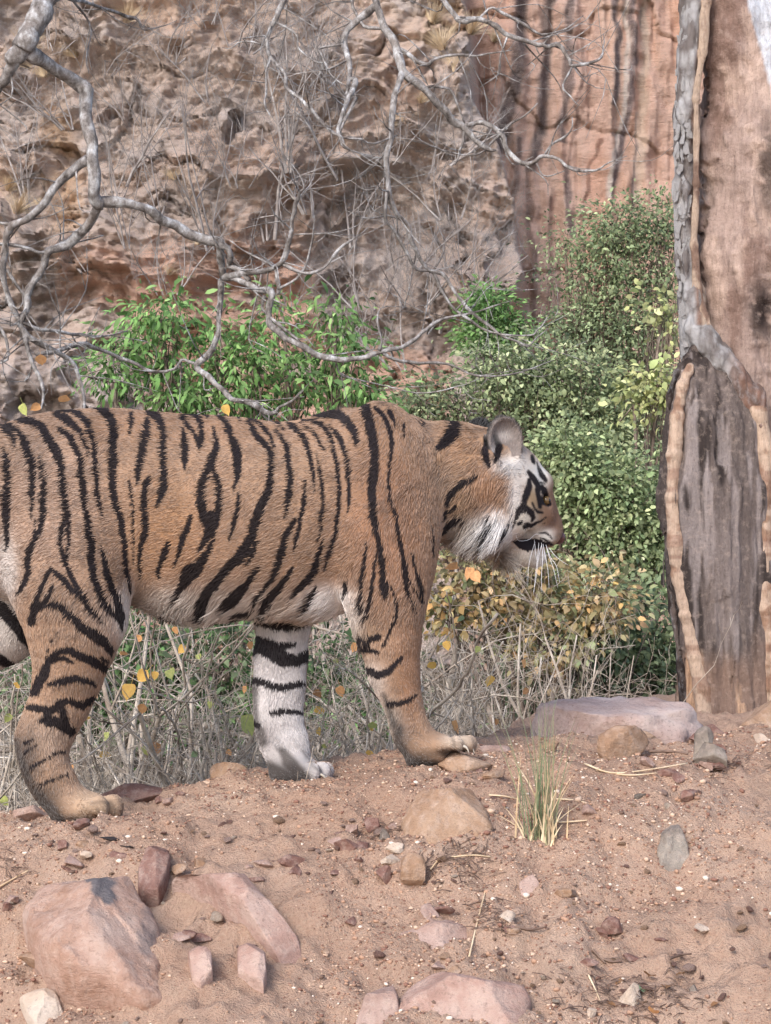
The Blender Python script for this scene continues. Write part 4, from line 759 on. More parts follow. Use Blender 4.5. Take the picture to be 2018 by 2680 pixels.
c = m.mix(m.g(m.noise(v, 90, 5, .7), .42, .75, 0, .45), c, lin(60, 46, 42)); c = m.mix(m.g(m.noise(m.tc('Object', (1, 1, .3)), 190, 4, .8), .55, .68, 0, .5), c, lin(70, 56, 50)); c = m.mix(m.g(m.noise(v2, 45, 5, .7), .52, .75, 0, .35), c, lin(206, 182, 166)); m.color(c); m.bump(m.math('ADD', m.noise(v, 110, 6, .75), m.noise(v2, 60, 5, .7)), .7, .012); M_wood = m.m
m = Mat('tree_bark_grey', .92, .12); v2 = m.tc('Object', (1, 1, .5)); c = m.attr('wood'); vo = m.voro(m.tc('Object', (1, 1, .45)), 38); c = m.mix(m.g(vo, .38, .7, 0, .55), c, lin(104, 90, 84)); c = m.mix(m.g(m.noise(v2, 50, 6, .75), .5, .7, 0, .35), c, lin(212, 212, 216)); m.color(c); m.bump(m.math('ADD', m.noise(v2, 60, 7, .8), m.math('MULTIPLY', vo, -.8)), 1.0, .02); M_tbark = m.m
def wood_noise(a, s, st=.2): return lambda p: (a * fbm(p * np.array([s, s, s * st]), 4)).astype(np.float32)
def nz(V_, s, st=1.0, o=0): return fbm(V_ * np.array([s, s, s * st]) + o, 4)
# inner brown wood of the upper trunk, carried on behind the scar down to the roots
up = chain([(2010, 2060, 1.5, 250), (1985, 1900, 1.5, 205), (1960, 1600, 1.5, 185), (1950, 1250, 1.48, 185), (1965, 900, 1.45, 140), (1975, 700, 1.42, 152), (1968, 400, 1.42, 146), (1962, 100, 1.42, 122), (1960, -200, 1.42, 115), (1950, -900, 1.42, 108), (1930, -1600, 1.4, 96)], .05, .95)
def col_up(V_, px, py):
    c = np.tile(rgb(172, 146, 134), (len(px), 1)); c = mixc(c, rgb(138, 110, 98), sstep(-.1, .6, nz(V_, 9, .3))); c = mixc(c, rgb(206, 176, 158), sstep(.1, .7, nz(V_, 14, .5, 5)) * .6)
    c = mixc(c, rgb(92, 72, 64), np.exp(-((px - (1856 - (py > 300) * 24)) / 16) ** 2) * .0)
    burnt = np.exp(-(((px - 1995) / 40) ** 2 + ((py - 815) / 85) ** 2) ** 1.5) + np.exp(-(((px - 2008) / 25) ** 2 + ((py - 440) / 130) ** 2) ** 2) * .8; c = mixc(c, rgb(52, 42, 40), burnt * sstep(-.6, .2, nz(V_, 26, 1, 2) + .2))
    c = mixc(c, rgb(206, 208, 216), sstep(-.05, .05, (px - np.interp(py, [-2000, 0, 130, 260], [1930, 1955, 1990, 2025])) / 60) * (py < 330)); low_ = sstep(1600, 1820, py + 60 * nz(V_, 9)); c = mixc(c, rgb(136, 110, 94), low_); c = mixc(c, rgb(88, 70, 62), low_ * sstep(.0, .5, nz(V_, 16, .12, 9)))
    return c
up += [(a_, b_, -1, d_) for a_, b_, c_, d_ in chain([(1885, -1500, 1.2, 48), (1885, -200, 1.2, 50), (1878, 200, 1.2, 55), (1872, 500, 1.19, 58), (1874, 700, 1.19, 50), (1892, 830, 1.18, 36), (1905, 900, 1.15, 14)], .02)]
tree_part('trunk', up, .0105, lambda p: (.020 * fbm(p * np.array([7, 7, 1.6]), 4) + .010 * fbm(p * np.array([30, 30, 16]), 3) - .010 * np.maximum(fbm(p * np.array([22, 22, 34]) + 9, 3), .1)).astype(np.float32), col_up, M_wood)
# grey bark left standing along the left side, running out to the right over the scar
bk = chain([(1830, -900, 1.36, 50), (1828, -300, 1.34, 40), (1822, 0, 1.33, 35), (1806, 150, 1.32, 34), (1795, 300, 1.31, 30), (1792, 500, 1.30, 27), (1797, 680, 1.30, 28), (1808, 790, 1.30, 32), (1815, 860, 1.30, 34), (1812, 915, 1.31, 28), (1808, 950, 1.33, 22)], .03, 1.3)
bk += chain([(1818, 865, 1.27, 32), (1855, 895, 1.24, 28), (1890, 935, 1.22, 27), (1930, 985, 1.2, 28), (1965, 1040, 1.2, 29), (1985, 1110, 1.2, 26)], .03, .9)
def col_bk(V_, px, py):
    c = np.tile(rgb(196, 192, 192), (len(px), 1)); xr = np.interp(py, [-900, 0, 300, 500, 800], [1850, 1836, 1806, 1800, 1820]); c = mixc(c, rgb(150, 116, 98), sstep(-6, 10, px - xr) * (py < 850)); c = mixc(c, rgb(140, 130, 126), sstep(.1, .6, nz(V_, 20, .4))); c = mixc(c, rgb(206, 180, 156), sstep(12, 22, px - xr) * (py < 850) * .8)
    return mixc(c, rgb(156, 118, 100), sstep(1880, 1960, px) * (py > 850))
tree_part('bark_ridge', bk, .007, lambda p: (.009 * fbm(p * np.array([22, 22, 4]), 4) + .004 * fbm(p * np.array([70, 70, 30]), 2)).astype(np.float32), col_bk, M_tbark)
lip = chain([(1853, -200, 1.27, 12), (1850, 0, 1.27, 15), (1836, 140, 1.26, 12), (1824, 260, 1.25, 8), (1822, 480, 1.25, 8), (1818, 640, 1.25, 9), (1826, 760, 1.25, 10), (1846, 830, 1.24, 9), (1872, 890, 1.22, 8)], .01, .7)
tree_part('callus_lip', lip, .005, wood_noise(.004, 20, .3), lambda V_, px, py: mixc(np.tile(rgb(184, 158, 136), (len(px), 1)), rgb(132, 104, 88), sstep(.0, .6, nz(V_, 20, .4))), M_wood)
# weathered heart-shaped slab
sc = [('ell', (P(1870, 1180, 1.30), np.array([.150, .30, .05]), np.array([[1, 0, 0], [0, 0, 1.0], [0, 1.0, 0]]), 'add'), 0, .04)]
sc += chain([(1838, 935, 1.24, 34), (1856, 1010, 1.24, 72), (1864, 1120, 1.23, 112), (1866, 1300, 1.22, 124), (1880, 1500, 1.22, 118), (1900, 1700, 1.21, 105), (1915, 1900, 1.2, 112), (1930, 2020, 1.2, 125)], .04, .55)
def col_sc(V_, px, py):
    c = np.tile(rgb(110, 97, 92), (len(px), 1)); c = mixc(c, rgb(60, 52, 50), sstep(-.05, .5, nz(V_, 26, .10))); c = mixc(c, rgb(164, 150, 146), sstep(.2, .7, nz(V_, 40, .08, 4)) * .7); sm = np.exp(-(((px - 1900) / 42) ** 2 + ((py - 1500) / 180) ** 2) ** 2); c = mixc(c, rgb(134, 120, 115), sm * .8)
    c = mixc(c, rgb(58, 50, 48), sstep(1790, 1745, px) * .8); lo_ = sstep(1640, 1800, py + 60 * nz(V_, 9)); c = mixc(c, rgb(138, 112, 98), lo_); return mixc(c, rgb(196, 156, 124), lo_ * sstep(.25, .6, nz(V_, 22, .12, 3)))
tree_part('heartwood_scar', sc, .0075, lambda p: (.013 * fbm(p * np.array([24, 24, 1.7]), 4) + .006 * fbm(p * np.array([70, 70, 6]), 2)).astype(np.float32), col_sc, M_wood)
def col_roll(V_, px, py):
    c = np.tile(rgb(200, 170, 146), (len(px), 1)); c = mixc(c, rgb(160, 124, 100), sstep(.05, .6, nz(V_, 15, 1.2))); ring = vnoise(np.stack([0 * px, 0 * px, py / 16.0 + .6 * vnoise(V_ * 8)], -1)); return mixc(c, rgb(150, 110, 90), sstep(.45, .75, ring) * .55)
rollnoise = lambda p: (.004 * fbm(p * np.array([7, 7, 5]), 3) + .002 * vnoise(p * np.array([4, 4, 60]))).astype(np.float32)
tree_part('callus_roll', chain([(1806, 962, 1.2, 13), (1786, 1010, 1.19, 16), (1772, 1090, 1.185, 20), (1764, 1190, 1.18, 21), (1762, 1300, 1.18, 20), (1772, 1420, 1.18, 21), (1778, 1510, 1.18, 20), (1796, 1610, 1.175, 19), (1820, 1720, 1.165, 20), (1838, 1810, 1.155, 21), (1850, 1930, 1.14, 24)], .015, .9), .006, rollnoise, col_roll, M_wood)
tree_part('callus_roll', chain([(1950, 1010, 1.2, 14), (1985, 1080, 1.19, 20), (2006, 1180, 1.19, 24), (2000, 1300, 1.19, 24), (2000, 1450, 1.19, 24), (2006, 1600, 1.18, 24), (2020, 1740, 1.17, 24), (2034, 1900, 1.15, 26)], .015, .9), .006, rollnoise, col_roll, M_wood)
tree_part('bark_edge', chain([(1800, 945, 1.23, 8), (1770, 975, 1.23, 10), (1752, 1040, 1.23, 10), (1744, 1150, 1.23, 9), (1743, 1300, 1.23, 8), (1750, 1450, 1.23, 8), (1762, 1600, 1.22, 9), (1782, 1750, 1.21, 10), (1800, 1920, 1.2, 13)], .01, 1.2), .005, wood_noise(.005, 30, .3), lambda V_, px, py: mixc(np.tile(rgb(56, 46, 44), (len(px), 1)), rgb(120, 104, 98), sstep(.1, .6, nz(V_, 30, .3))), M_tbark)
# loose bark plates on the grey ridge
rf_ = np.random.RandomState(21); m = Mat('bark_plate', .92, .12); m.color(m.ramp(m.noise(m.tc('Object'), 30, 6, .75), [(.3, lin(150, 141, 137)), (.55, lin(200, 196, 196)), (.75, lin(228, 228, 230))])); m.bump(m.noise(m.tc('Object'), 70, 6, .8), .9, .01); M_plate = m.m; PL = []
for k in range(6):
    n_ = 9; a_ = np.arange(n_) * 2 * math.pi / n_; rr_ = .5 * (1 + .45 * rf_.randn(n_) * .5); top_ = np.stack([rr_ * np.cos(a_), 0 * a_ - .5, rr_ * np.sin(a_)], 1); top_[:, 1] += .25 * rf_.randn(n_) * .5; bot_ = top_ * np.array([1.06, 1, 1.06]); bot_[:, 1] = .6
    PL.append(mesh_np('bark_plate', np.concatenate([top_, bot_]), faces=[tuple(range(n_))[::-1]] + [(i, (i + 1) % n_, n_ + (i + 1) % n_, n_ + i) for i in range(n_)], smooth=False)); PL[-1].materials.append(M_plate)
rd_ = np.array([(1828, -300, 1.34, 40), (1822, 0, 1.33, 35), (1806, 150, 1.32, 34), (1795, 300, 1.31, 30), (1792, 500, 1.30, 27), (1797, 680, 1.30, 28), (1808, 790, 1.30, 32), (1815, 860, 1.30, 34), (1812, 915, 1.31, 28), (1808, 945, 1.33, 22)], float)
for k in range(170):
    py_ = rf_.uniform(-150, 935); cx_, dd_, rr_ = [np.interp(py_, rd_[:, 1], rd_[:, j]) for j in (0, 2, 3)]; an_ = rf_.uniform(-1.35, .55); s_ = (5 + dd_) / FPX; p_ = P(cx_ + rr_ * math.sin(an_) * .98, py_, dd_ - rr_ * s_ * 1.28 * math.cos(an_)) - GTL
    o = bpy.data.objects.new('bark_plate', PL[rf_.randint(6)]); COL.objects.link(o); o.parent = GT; o.location = p_; o.rotation_euler = (rf_.uniform(-.2, .2), rf_.uniform(-.3, .3), an_ * .9 + rf_.uniform(-.25, .25)); o.scale = (s_ * rf_.uniform(7, 15), s_ * rf_.uniform(3, 6), s_ * rf_.uniform(12, 34))
for pl in ([(1930, -1500, 1.4, 80), (1820, -1900, 1.2, 55), (1700, -2400, 1.0, 30), (1640, -2900, .9, 10)], [(1932, -1500, 1.4, 84), (2050, -2000, 1.5, 60), (2200, -2500, 1.7, 32), (2260, -3000, 1.8, 10)]):
    tree_part('limb', chain(pl, .03), .02, wood_noise(.01, 8, .3), col_up, M_wood)
# ================================================================== plants
def twig_plant(seed, height, nstem, spread, r0, depth=3, bushy=1.0, curve=.25, sides=4, upright=.75):
    """stems with side twigs; returns tubes and twig tips"""
    r_ = np.random.RandomState(seed); tb = Tubes(sides); tips = []
    def grow(a, d, l, r, lev):
        n = 6; pts = [a]; dd = d.copy()
        for k in range(n - 1):
            dd = dd + r_.randn(3) * curve * .5 + np.array([0, 0, .05 * (upright - .3)]); dd /= np.linalg.norm(dd); pts.append(pts[-1] + dd * l / (n - 1))
        rad = np.linspace(r, max(r * .45, .0008), n); tb.add(pts, rad, sides=sides if lev == 0 else 3, cap=False)
        tips.append((pts[-1], dd)); 
        if lev >= depth: return
        for k in range(1, n):
            for _ in range(2 if lev else 2):
                if r_.rand() < .52 * bushy:
                    s = r_.randn(3) * .75 + dd * .75; s[2] += .15; s /= np.linalg.norm(s); grow(pts[k], s, l * r_.uniform(.35, .62), rad[k] * .6, lev + 1)
        tips.append((pts[3], dd))
    for i in range(nstem):
        az = r_.rand() * 2 * math.pi; a = np.array([math.cos(az), math.sin(az), 0]) * spread * .25 * r_.rand(); d = np.array([math.cos(az) * spread * r_.rand(), math.sin(az) * spread * r_.rand(), upright]); d /= np.linalg.norm(d)
        grow(a + np.array([0, 0, -.06]), d, height * r_.uniform(.5, .8), r0 * r_.uniform(.5, 1.1), 0)
    return tb, tips
def leaf_shape(l, w, fold=.25, bend=.2, pts=(.0, .28, .6, 1.0)):
    """flat leaf along +x: spine and two edges"""
    v = []; wd = [.04, 1.0, .78, .0]
    for t, q in zip(pts, wd): v += [(t * l, -w / 2 * q, fold * w / 2 * q - bend * l * t * t), (t * l, 0, -bend * l * t * t), (t * l, w / 2 * q, fold * w / 2 * q - bend * l * t * t)]
    f = []
    for i in range(3): f += [(3 * i, 3 * i + 1, 3 * i + 4, 3 * i + 3), (3 * i + 1, 3 * i + 2, 3 * i + 5, 3 * i + 4)]
    return np.array(v), np.array(f)
def leaves_mesh(name, pos, dirs, sizes, aspect, cols, rng, fold=.25, bend=.2, simple=True):
    """many leaves in one mesh with a colour per leaf"""
    n = len(pos)
    if simple: lv = np.array([(0, 0, 0), (.28, -.42, .08), (.66, -.42, .02), (1, 0, -bend), (.66, .42, .02), (.28, .42, .08)]); lf = np.array([(0, 1, 5), (1, 2, 5), (2, 4, 5), (2, 3, 4)])
    x = dirs / (np.linalg.norm(dirs, axis=1)[:, None] + 1e-9); up = rng.randn(n, 3) * .6 + np.array([0, -.35, .8]); yv = np.cross(up, x); yv /= np.linalg.norm(yv, axis=1)[:, None] + 1e-9; z = np.cross(x, yv)
    loc = lv[None] * np.stack([sizes, sizes * aspect, sizes], 1)[:, None]
    V_ = pos[:, None] + loc[..., :1] * x[:, None] + loc[..., 1:2] * yv[:, None] + loc[..., 2:] * z[:, None]
    T_ = (lf[None] + (np.arange(n) * len(lv))[:, None, None]).reshape(-1, 3)
    me = mesh_np(name, V_.reshape(-1, 3), tris=T_, smooth=False); vcol(me, 'leaf', np.repeat(cols, len(lv), 0)); return me
m = Mat('foliage', .6, .25); m.color(m.attr('leaf')); tr = m.N.new('ShaderNodeBsdfTranslucent'); m.L.new(m.attr('leaf'), tr.inputs[0]); mx = m.N.new('ShaderNodeMixShader'); mx.inputs[0].default_value = .28
m.L.new(m.b.outputs[0], mx.inputs[1]); m.L.new(tr.outputs[0], mx.inputs[2]); m.L.new(mx.outputs[0], m.N['Material Output'].inputs['Surface']); M_leaf = m.m
m = Mat('dry_twig', .9, .12); c = m.ramp(m.noise(m.tc('Object'), 7, 4, .7), [(.3, lin(120, 110, 106)), (.55, lin(162, 153, 150)), (.75, lin(200, 195, 193))]); m.color(c); M_twig = m.m
m = Mat('thicket_twig', .9, .12); c = m.ramp(m.noise(m.tc('Object'), 7, 4, .7), [(.3, lin(124, 106, 92)), (.5, lin(182, 166, 150)), (.7, lin(226, 214, 200))]); m.color(c); M_thick = m.m
m = Mat('shrub_stem', .9, .12); c = m.ramp(m.noise(m.tc('Object'), 12, 4, .7), [(.3, lin(84, 70, 62)), (.6, lin(140, 122, 108)), (.8, lin(176, 162, 150))]); m.color(c); M_stem = m.m
LEAF_L = [0]
def leafy(name, label, cat, boxes, y, nleaf, size, aspect, cols, seed, droop=.3, group=None, depth=.7, clump=.12, stems=5, base_py=None, facing=.5):
    """a shrub or small tree: boxes = crown lobes in photograph pixels (cx, cy, rx, ry) at depth y"""
    r_ = np.random.RandomState(seed); s = (5 + y) / FPX
    cs = np.array([P(b[0], b[1], y) for b in boxes]); rr = np.array([(b[2] * s, min(b[2], b[3]) * s * depth, b[3] * s) for b in boxes]); wgt = np.array([b[2] * b[3] for b in boxes], float); wgt /= wgt.sum()
    cxm = float((cs[:, 0] * wgt).sum()); zb = float(ground_z(cxm, y, False)); base = np.array([cxm, y, zb])
    o = tag(empty(name, base), label, cat, group)
    # clump centres on the shells and inside the lobes
    nc = max(30, int(nleaf / 42)); which = r_.choice(len(boxes), nc, p=wgt); d = r_.randn(nc, 3); d /= np.linalg.norm(d, axis=1)[:, None]; rad = r_.rand(nc) ** .45 * np.where(r_.rand(nc) < .12, r_.uniform(1.0, 1.35, nc), 1)
    cc = cs[which] + d * rr[which] * rad[:, None] * (1 + .42 * vnoise(d * 2.1 + which[:, None] * 3.1)[:, None])
    k = r_.choice(nc, nleaf); off = r_.randn(nleaf, 3) * clump * .85 * np.array([1, 1, .7]); pos = cc[k] + off
    dirs = off / clump * .7 + d[k] * .5 + r_.randn(nleaf, 3) * .5; dirs[:, 2] -= droop; sz = size * s * r_.uniform(.5, 1.15, nleaf) * np.where(r_.rand(nleaf) < .15, 1.45, 1)
    cl = np.array([lin(*c) for c in cols]); ck = cl[r_.choice(len(cols), nc)][k] * .6 + .4 * cl[r_.choice(len(cols), nleaf)]; ck *= 1.3 * np.array([1.05, 1.0, .86]) * r_.uniform(.7, 1.35, nleaf)[:, None] * r_.uniform(.6, 1.4, nc)[k][:, None]
    cr = link('crown', leaves_mesh('crown', pos - base, dirs, sz, aspect, np.clip(ck, .005, .9), r_), M_leaf, o); cr['kind'] = 'stuff'
    tb = Tubes(5)
    root = base + np.array([0, 0, -.1])
    for i in range(len(boxes)):
        e = cs[i] + np.array([0, 0, -.2 * rr[i][2]]); mid = root * .5 + e * .5 + r_.randn(3) * .15; line = spline([root + r_.randn(3) * .04 * np.array([1, 1, 0]), mid, e], 12); tb.add(line, np.linspace(.028, .010, 12)); ids = np.nonzero(which == i)[0]
        for j in ids[:: max(1, len(ids) // 26)]:
            st_ = line[r_.randint(5, 12)]; tb.add(spline([st_, (st_ + cc[j]) / 2 + r_.randn(3) * .05, cc[j]], 6), np.linspace(.007, .002, 6), sides=3, cap=False)
    link('stem', tb.mesh('stem', base), M_stem, o); return o
dkg = [(72, 88, 68), (90, 106, 82), (108, 124, 96), (60, 76, 60), (124, 138, 110)]; mid_g = [(108, 124, 92), (128, 144, 108), (152, 166, 128), (90, 108, 80), (176, 184, 146)]; pale = [(160, 168, 112), (176, 180, 126), (140, 152, 100), (190, 190, 146), (122, 138, 94)]; brt = [(94, 136, 74), (110, 152, 86), (78, 114, 62), (134, 168, 106), (64, 94, 54)]; dry = [(156, 140, 110), (140, 136, 100), (166, 136, 110), (124, 128, 94), (176, 156, 124), (112, 120, 90)]
leafy('leafy_shrub', 'bright green shrub with drooping narrow leaves below the cliff, behind the back of the tiger', 'shrub', [(420, 830, 80, 45), (350, 920, 60, 50), (300, 990, 50, 60), (450, 940, 90, 50), (560, 880, 70, 40), (580, 980, 120, 60), (680, 930, 90, 60), (790, 1010, 110, 60), (740, 820, 70, 40), (880, 830, 50, 60), (900, 920, 60, 60), (940, 1020, 70, 50), (480, 1040, 160, 45), (640, 1050, 120, 40)], 7.0, 5400, 27, .34, brt, 1, droop=.75, clump=.12)
leafy('leafy_shrub', 'small bright green shrub at the foot of the orange rock face', 'shrub', [(1290, 800, 60, 60), (1270, 880, 65, 60), (1340, 850, 50, 50)], 12.5, 2600, 18, .42, brt, 2, droop=.5, clump=.11)
dk2 = [tuple(min(255, int(c * 1.14)) for c in t) for t in dkg]
leafy('evergreen_tree', 'tall dark green tree growing beside the scarred trunk, below the orange face', 'tree', [(1610, 600, 100, 80), (1700, 680, 110, 120), (1560, 720, 110, 90), (1480, 640, 60, 50), (1640, 860, 140, 140), (1740, 580, 70, 70), (1520, 850, 100, 90), (1700, 1000, 120, 140)], 10.5, 15000, 13, .5, dk2 + mid_g[:3], 3, clump=.13)
leafy('leafy_bush', 'grey green rounded bush spreading behind the head of the tiger', 'bush', [(1330, 990, 140, 110), (1200, 1060, 150, 90), (1470, 1000, 150, 120), (1560, 1120, 150, 130), (1420, 1130, 150, 100), (1650, 1180, 120, 120), (1100, 1090, 90, 50)], 8.0, 17000, 15, .55, mid_g + dkg[2:], 4, clump=.11)
leafy('leafy_bush', 'pale yellow green broad-leaved bush beside the scarred trunk', 'bush', [(1720, 1000, 60, 50), (1660, 1050, 60, 40), (1750, 1060, 30, 60)], 6.5, 620, 22, .62, pale, 5, clump=.09)
leafy('leafy_bush', 'yellow green sprig of broad leaves growing against the dark green tree', 'bush', [(1735, 800, 40, 50), (1750, 860, 30, 40)], 8.0, 200, 21, .66, pale, 6, clump=.10)
leafy('leafy_bush', 'fresh green bush between the muzzle of the tiger and the scarred trunk', 'bush', [(1520, 1260, 130, 120), (1640, 1320, 120, 120), (1560, 1420, 140, 110), (1720, 1420, 70, 140), (1480, 1180, 90, 70)], 5.4, 13000, 17, .6, mid_g + mid_g + [(120, 146, 104), (146, 166, 124)], 7, clump=.09)
leafy('leafy_bush', 'dry bush of tan and brown leaves hanging below the muzzle of the tiger', 'bush', [(1250, 1480, 130, 80), (1400, 1530, 140, 90), (1560, 1570, 140, 90), (1300, 1600, 120, 80), (1480, 1660, 150, 90), (1180, 1560, 60, 90)], 3.6, 3600, 25, .58, dry + dry + [(196, 160, 104), (200, 150, 96)] + mid_g[:2], 8, clump=.08)
leafy('leafy_bush', 'dark green low bush behind the stone and the grass tuft', 'bush', [(1620, 1640, 150, 120), (1720, 1760, 90, 130), (1540, 1760, 140, 100), (1400, 1780, 120, 90)], 4.2, 6500, 22, .55, dkg + mid_g[:3], 9, clump=.09)
leafy('leafy_bush', 'dark green undergrowth behind the bare stems under the belly of the tiger', 'bush', [(360, 1700, 180, 130), (600, 1740, 160, 140), (440, 1900, 220, 110), (160, 1800, 130, 160), (820, 1760, 150, 130), (980, 1800, 140, 140)], 4.6, 7600, 24, .5, dkg + [(78, 122, 66), (98, 142, 82)], 10, clump=.12)
def near_of(px, py, marks): return min(marks, key=lambda k: (k[0] - px) ** 2 + (k[1] - py) ** 2)[2]
CLIFF_MARKS = [(120, 450, 'beside the ochre streak of the layered cliff'), (150, 760, 'at the dark foot of the layered cliff'), (430, 160, 'above the fork of the thick limb, on the layered cliff'), (440, 560, 'over the long sloping limb, on the layered cliff'), (560, 780, 'just above the bright green shrub, on the cliff'), (860, 560, 'between the two drooping limbs, on the layered cliff'), (800, 180, 'high on the layered cliff by the centre limb'), (1180, 200, 'by the tall dry grass, on the layered cliff'), (1180, 560, 'at the edge next to the orange rock face'), (1020, 860, 'under the overhang of the layered cliff')]
BACK_MARKS = [(60, 'behind the hind leg'), (330, 'ahead of the hind leg'), (560, 'under the belly'), (740, 'behind the far foreleg'), (900, 'between the forelegs'), (1080, 'behind the near foreleg'), (1250, 'ahead of the fore paw'), (1420, 'behind the grass tuft')]
# bare grey shrubs clinging to the cliff
variants = []
for k, (h_, ns, sp, r0) in enumerate([(2.6, 4, .6, .03), (1.9, 5, .9, .018), (3.2, 3, .5, .036), (1.5, 6, 1.1, .013)]):
    tb, tips = twig_plant(40 + k, h_, ns, sp, r0, 3, .92); variants.append((mesh_np('stems', np.concatenate(tb.v), quads=np.concatenate(tb.q)), k))
spots = [(80, 560, 0), (190, 330, 1), (330, 300, 3), (420, 560, 2), (560, 260, 3), (640, 330, 1), (700, 620, 2), (560, 640, 0), (820, 560, 1), (930, 640, 0), (1010, 420, 3), (1090, 620, 1), (1180, 560, 3), (760, 800, 3), (960, 800, 3), (1090, 790, 3), (1150, 860, 1), (60, 760, 3), (230, 700, 1), (440, 760, 3), (860, 300, 3), (740, 180, 3), (450, 150, 3), (990, 900, 3), (1060, 960, 1), (1210, 700, 3), (150, 120, 3), (300, 480, 1), (620, 480, 3), (880, 460, 2), (1130, 440, 1), (340, 640, 0), (680, 740, 1), (1240, 780, 3), (520, 420, 1), (760, 440, 0), (980, 560, 1), (640, 120, 3), (820, 120, 3), (540, 60, 3), (930, 250, 1), (280, 180, 3), (1060, 700, 3), (860, 900, 3)]
rp = np.random.RandomState(5)
CS_L = {0: 'bare grey small tree', 1: 'thin many-stemmed bare bush', 2: 'tall slender leafless tree', 3: 'low tangled bare bush'}
for px_, py_, k in spots:
    y_ = cliff_y(px_, py_) - .25; o = tag(empty('bare_shrub', P(px_, py_, y_)), CS_L[k] + ' ' + near_of(px_, py_, CLIFF_MARKS), 'shrub', CS_L[k] + ' group ' + near_of(px_, py_, CLIFF_MARKS)); s_ = rp.uniform(.7, 1.15); o.scale = (s_, s_ * .6, s_); o.rotation_euler = (rp.uniform(-.1, .25), rp.uniform(-.2, .2), rp.uniform(0, 6.28))
    st_ = link('stems', variants[k][0], M_twig, o); st_['kind'] = 'stuff'
# bare thicket in the dip just behind the bank
tv = []
for k, (h_, ns, sp, r0) in enumerate([(1.3, 8, .7, .015), (1.05, 9, 1.0, .010), (1.5, 6, .55, .021), (.85, 8, 1.3, .007)]):
    tb, tips = twig_plant(70 + k, h_, ns, sp, r0, 3 if k != 2 else 2, .74, .34, 6); tv.append((mesh_np('stems', np.concatenate(tb.v), quads=np.concatenate(tb.q)), [t for t in tips]))
TH_L = {0: 'leafless shrub of grey stems', 1: 'fine twiggy leafless shrub', 2: 'tall leafless shrub with thick pale stems', 3: 'low tangle of hair-thin dry twigs'}
thick = []
for i, (px_, y_, k) in enumerate([(40, 1.0, 0), (150, 1.6, 2), (230, .9, 1), (330, 1.3, 2), (420, .8, 3), (480, 1.1, 0), (560, 1.7, 2), (600, .9, 1), (680, 1.3, 0), (760, .8, 3), (820, 1.4, 1), (880, 1.0, 0), (940, 1.8, 2), (990, .9, 3), (1060, 1.2, 0), (1120, 1.7, 1), (1180, 1.3, 3), (1240, 1.6, 0), (1320, 1.9, 1), (1400, 2.0, 3), (-60, 1.3, 1), (90, .8, 3), (520, .75, 3), (300, .75, 3), (1000, 2.2, 2), (1180, 2.3, 2), (700, 2.1, 1), (380, 2.0, 1), (60, 2.6, 2), (180, 3.0, 0), (-20, 3.2, 1), (240, 2.4, 3), (1300, 1.5, 3), (1460, 2.1, 1)]):
    x_ = (px_ - 1009) / FPX * (5 + y_); z_ = float(ground_z(x_, y_, False)); o = tag(empty('thicket_shrub', (x_, y_, z_)), '%s %s, %s the bank' % (TH_L[k], min(BACK_MARKS, key=lambda t: abs(t[0] - px_))[1], 'deep behind' if y_ > 1.45 else 'close behind'), 'shrub', '%s %s %s' % (TH_L[k], min(BACK_MARKS, key=lambda t: abs(t[0] - px_))[1], y_ > 1.45)); s_ = rp.uniform(.8, 1.2)
    o.scale = (s_, s_, s_ * rp.uniform(.9, 1.15)); o.rotation_euler = (0, 0, rp.uniform(0, 6.28)); st_ = link('stems', tv[k][0], M_thick, o); st_['kind'] = 'stuff'; thick.append((o, np.array([x_, y_, z_])))
TRS = [(C4, 16, (960,60),(940,200),(950,420),(960,640),(920,820),(890,1100)), (C4, 22, (1190,150),(1150,300),(1160,500),(1180,650),(1200,850),(1235,1120)), (C4, 14, (1400,120),(1340,220),(1280,400),(1150,600),(1080,700),(1000,900),(980,1100)), (C4, 18, (1350,520),(1400,650),(1430,780),(1530,890),(1560,1100)), (C4, 16, (480,720),(560,830),(600,950),(660,1100)), (C4, 18, (1000,600),(1050,660),(1110,760),(1120,900),(1130,1100)), (C4, 20, (1480,820),(1430,900),(1400,1100)), (C4, 18, (90,400),(70,700),(60,1000),(75,1300)), (C4, 14, (140,330),(110,600),(90,900),(100,1280)),
 (C4, 9, (400,430),(700,380),(900,250),(1100,160),(1570,80)), (C4, 9, (850,470),(1000,530),(1200,570),(1340,500)), (C4, 8, (1080,720),(1300,660),(1560,650)), (C4, 11, (1570,90),(1250,350),(1170,420)), (C5, 9, (500,330),(650,230),(720,180)), (C5, 24, (1660,130),(1560,300),(1500,480),(1380,640),(1230,790),(1160,1000)), (C5, 14, (1500,600),(1520,750),(1540,900),(1560,1020)), (C5, 10, (1350,0),(1390,200),(1420,450),(1500,600)), (C5, 16, (0,870),(60,960),(130,1060),(160,1200)), (C5, 9, (1660,870),(1600,920),(1540,1000)), (C5, 10, (700,750),(720,900),(740,1100)), (C5, 8, (560,340),(640,430),(760,500)), (C5, 8, (480,990),(560,900),(700,780)), (C5, 9, (1200,500),(1290,640),(1220,680)), (C5, 13, (1700,300),(1640,500),(1600,760),(1560,1000)), (C5, 10, (640,560),(600,760),(560,1000)), (C5, 12, (880,560),(860,800),(900,1080))]
to = tag(empty('thicket_shrub', (-.45, .8, -.1)), 'tall shrub of crooked pale bare stems and yellow leaves just behind the legs', 'shrub'); rt_ = np.random.RandomState(77)
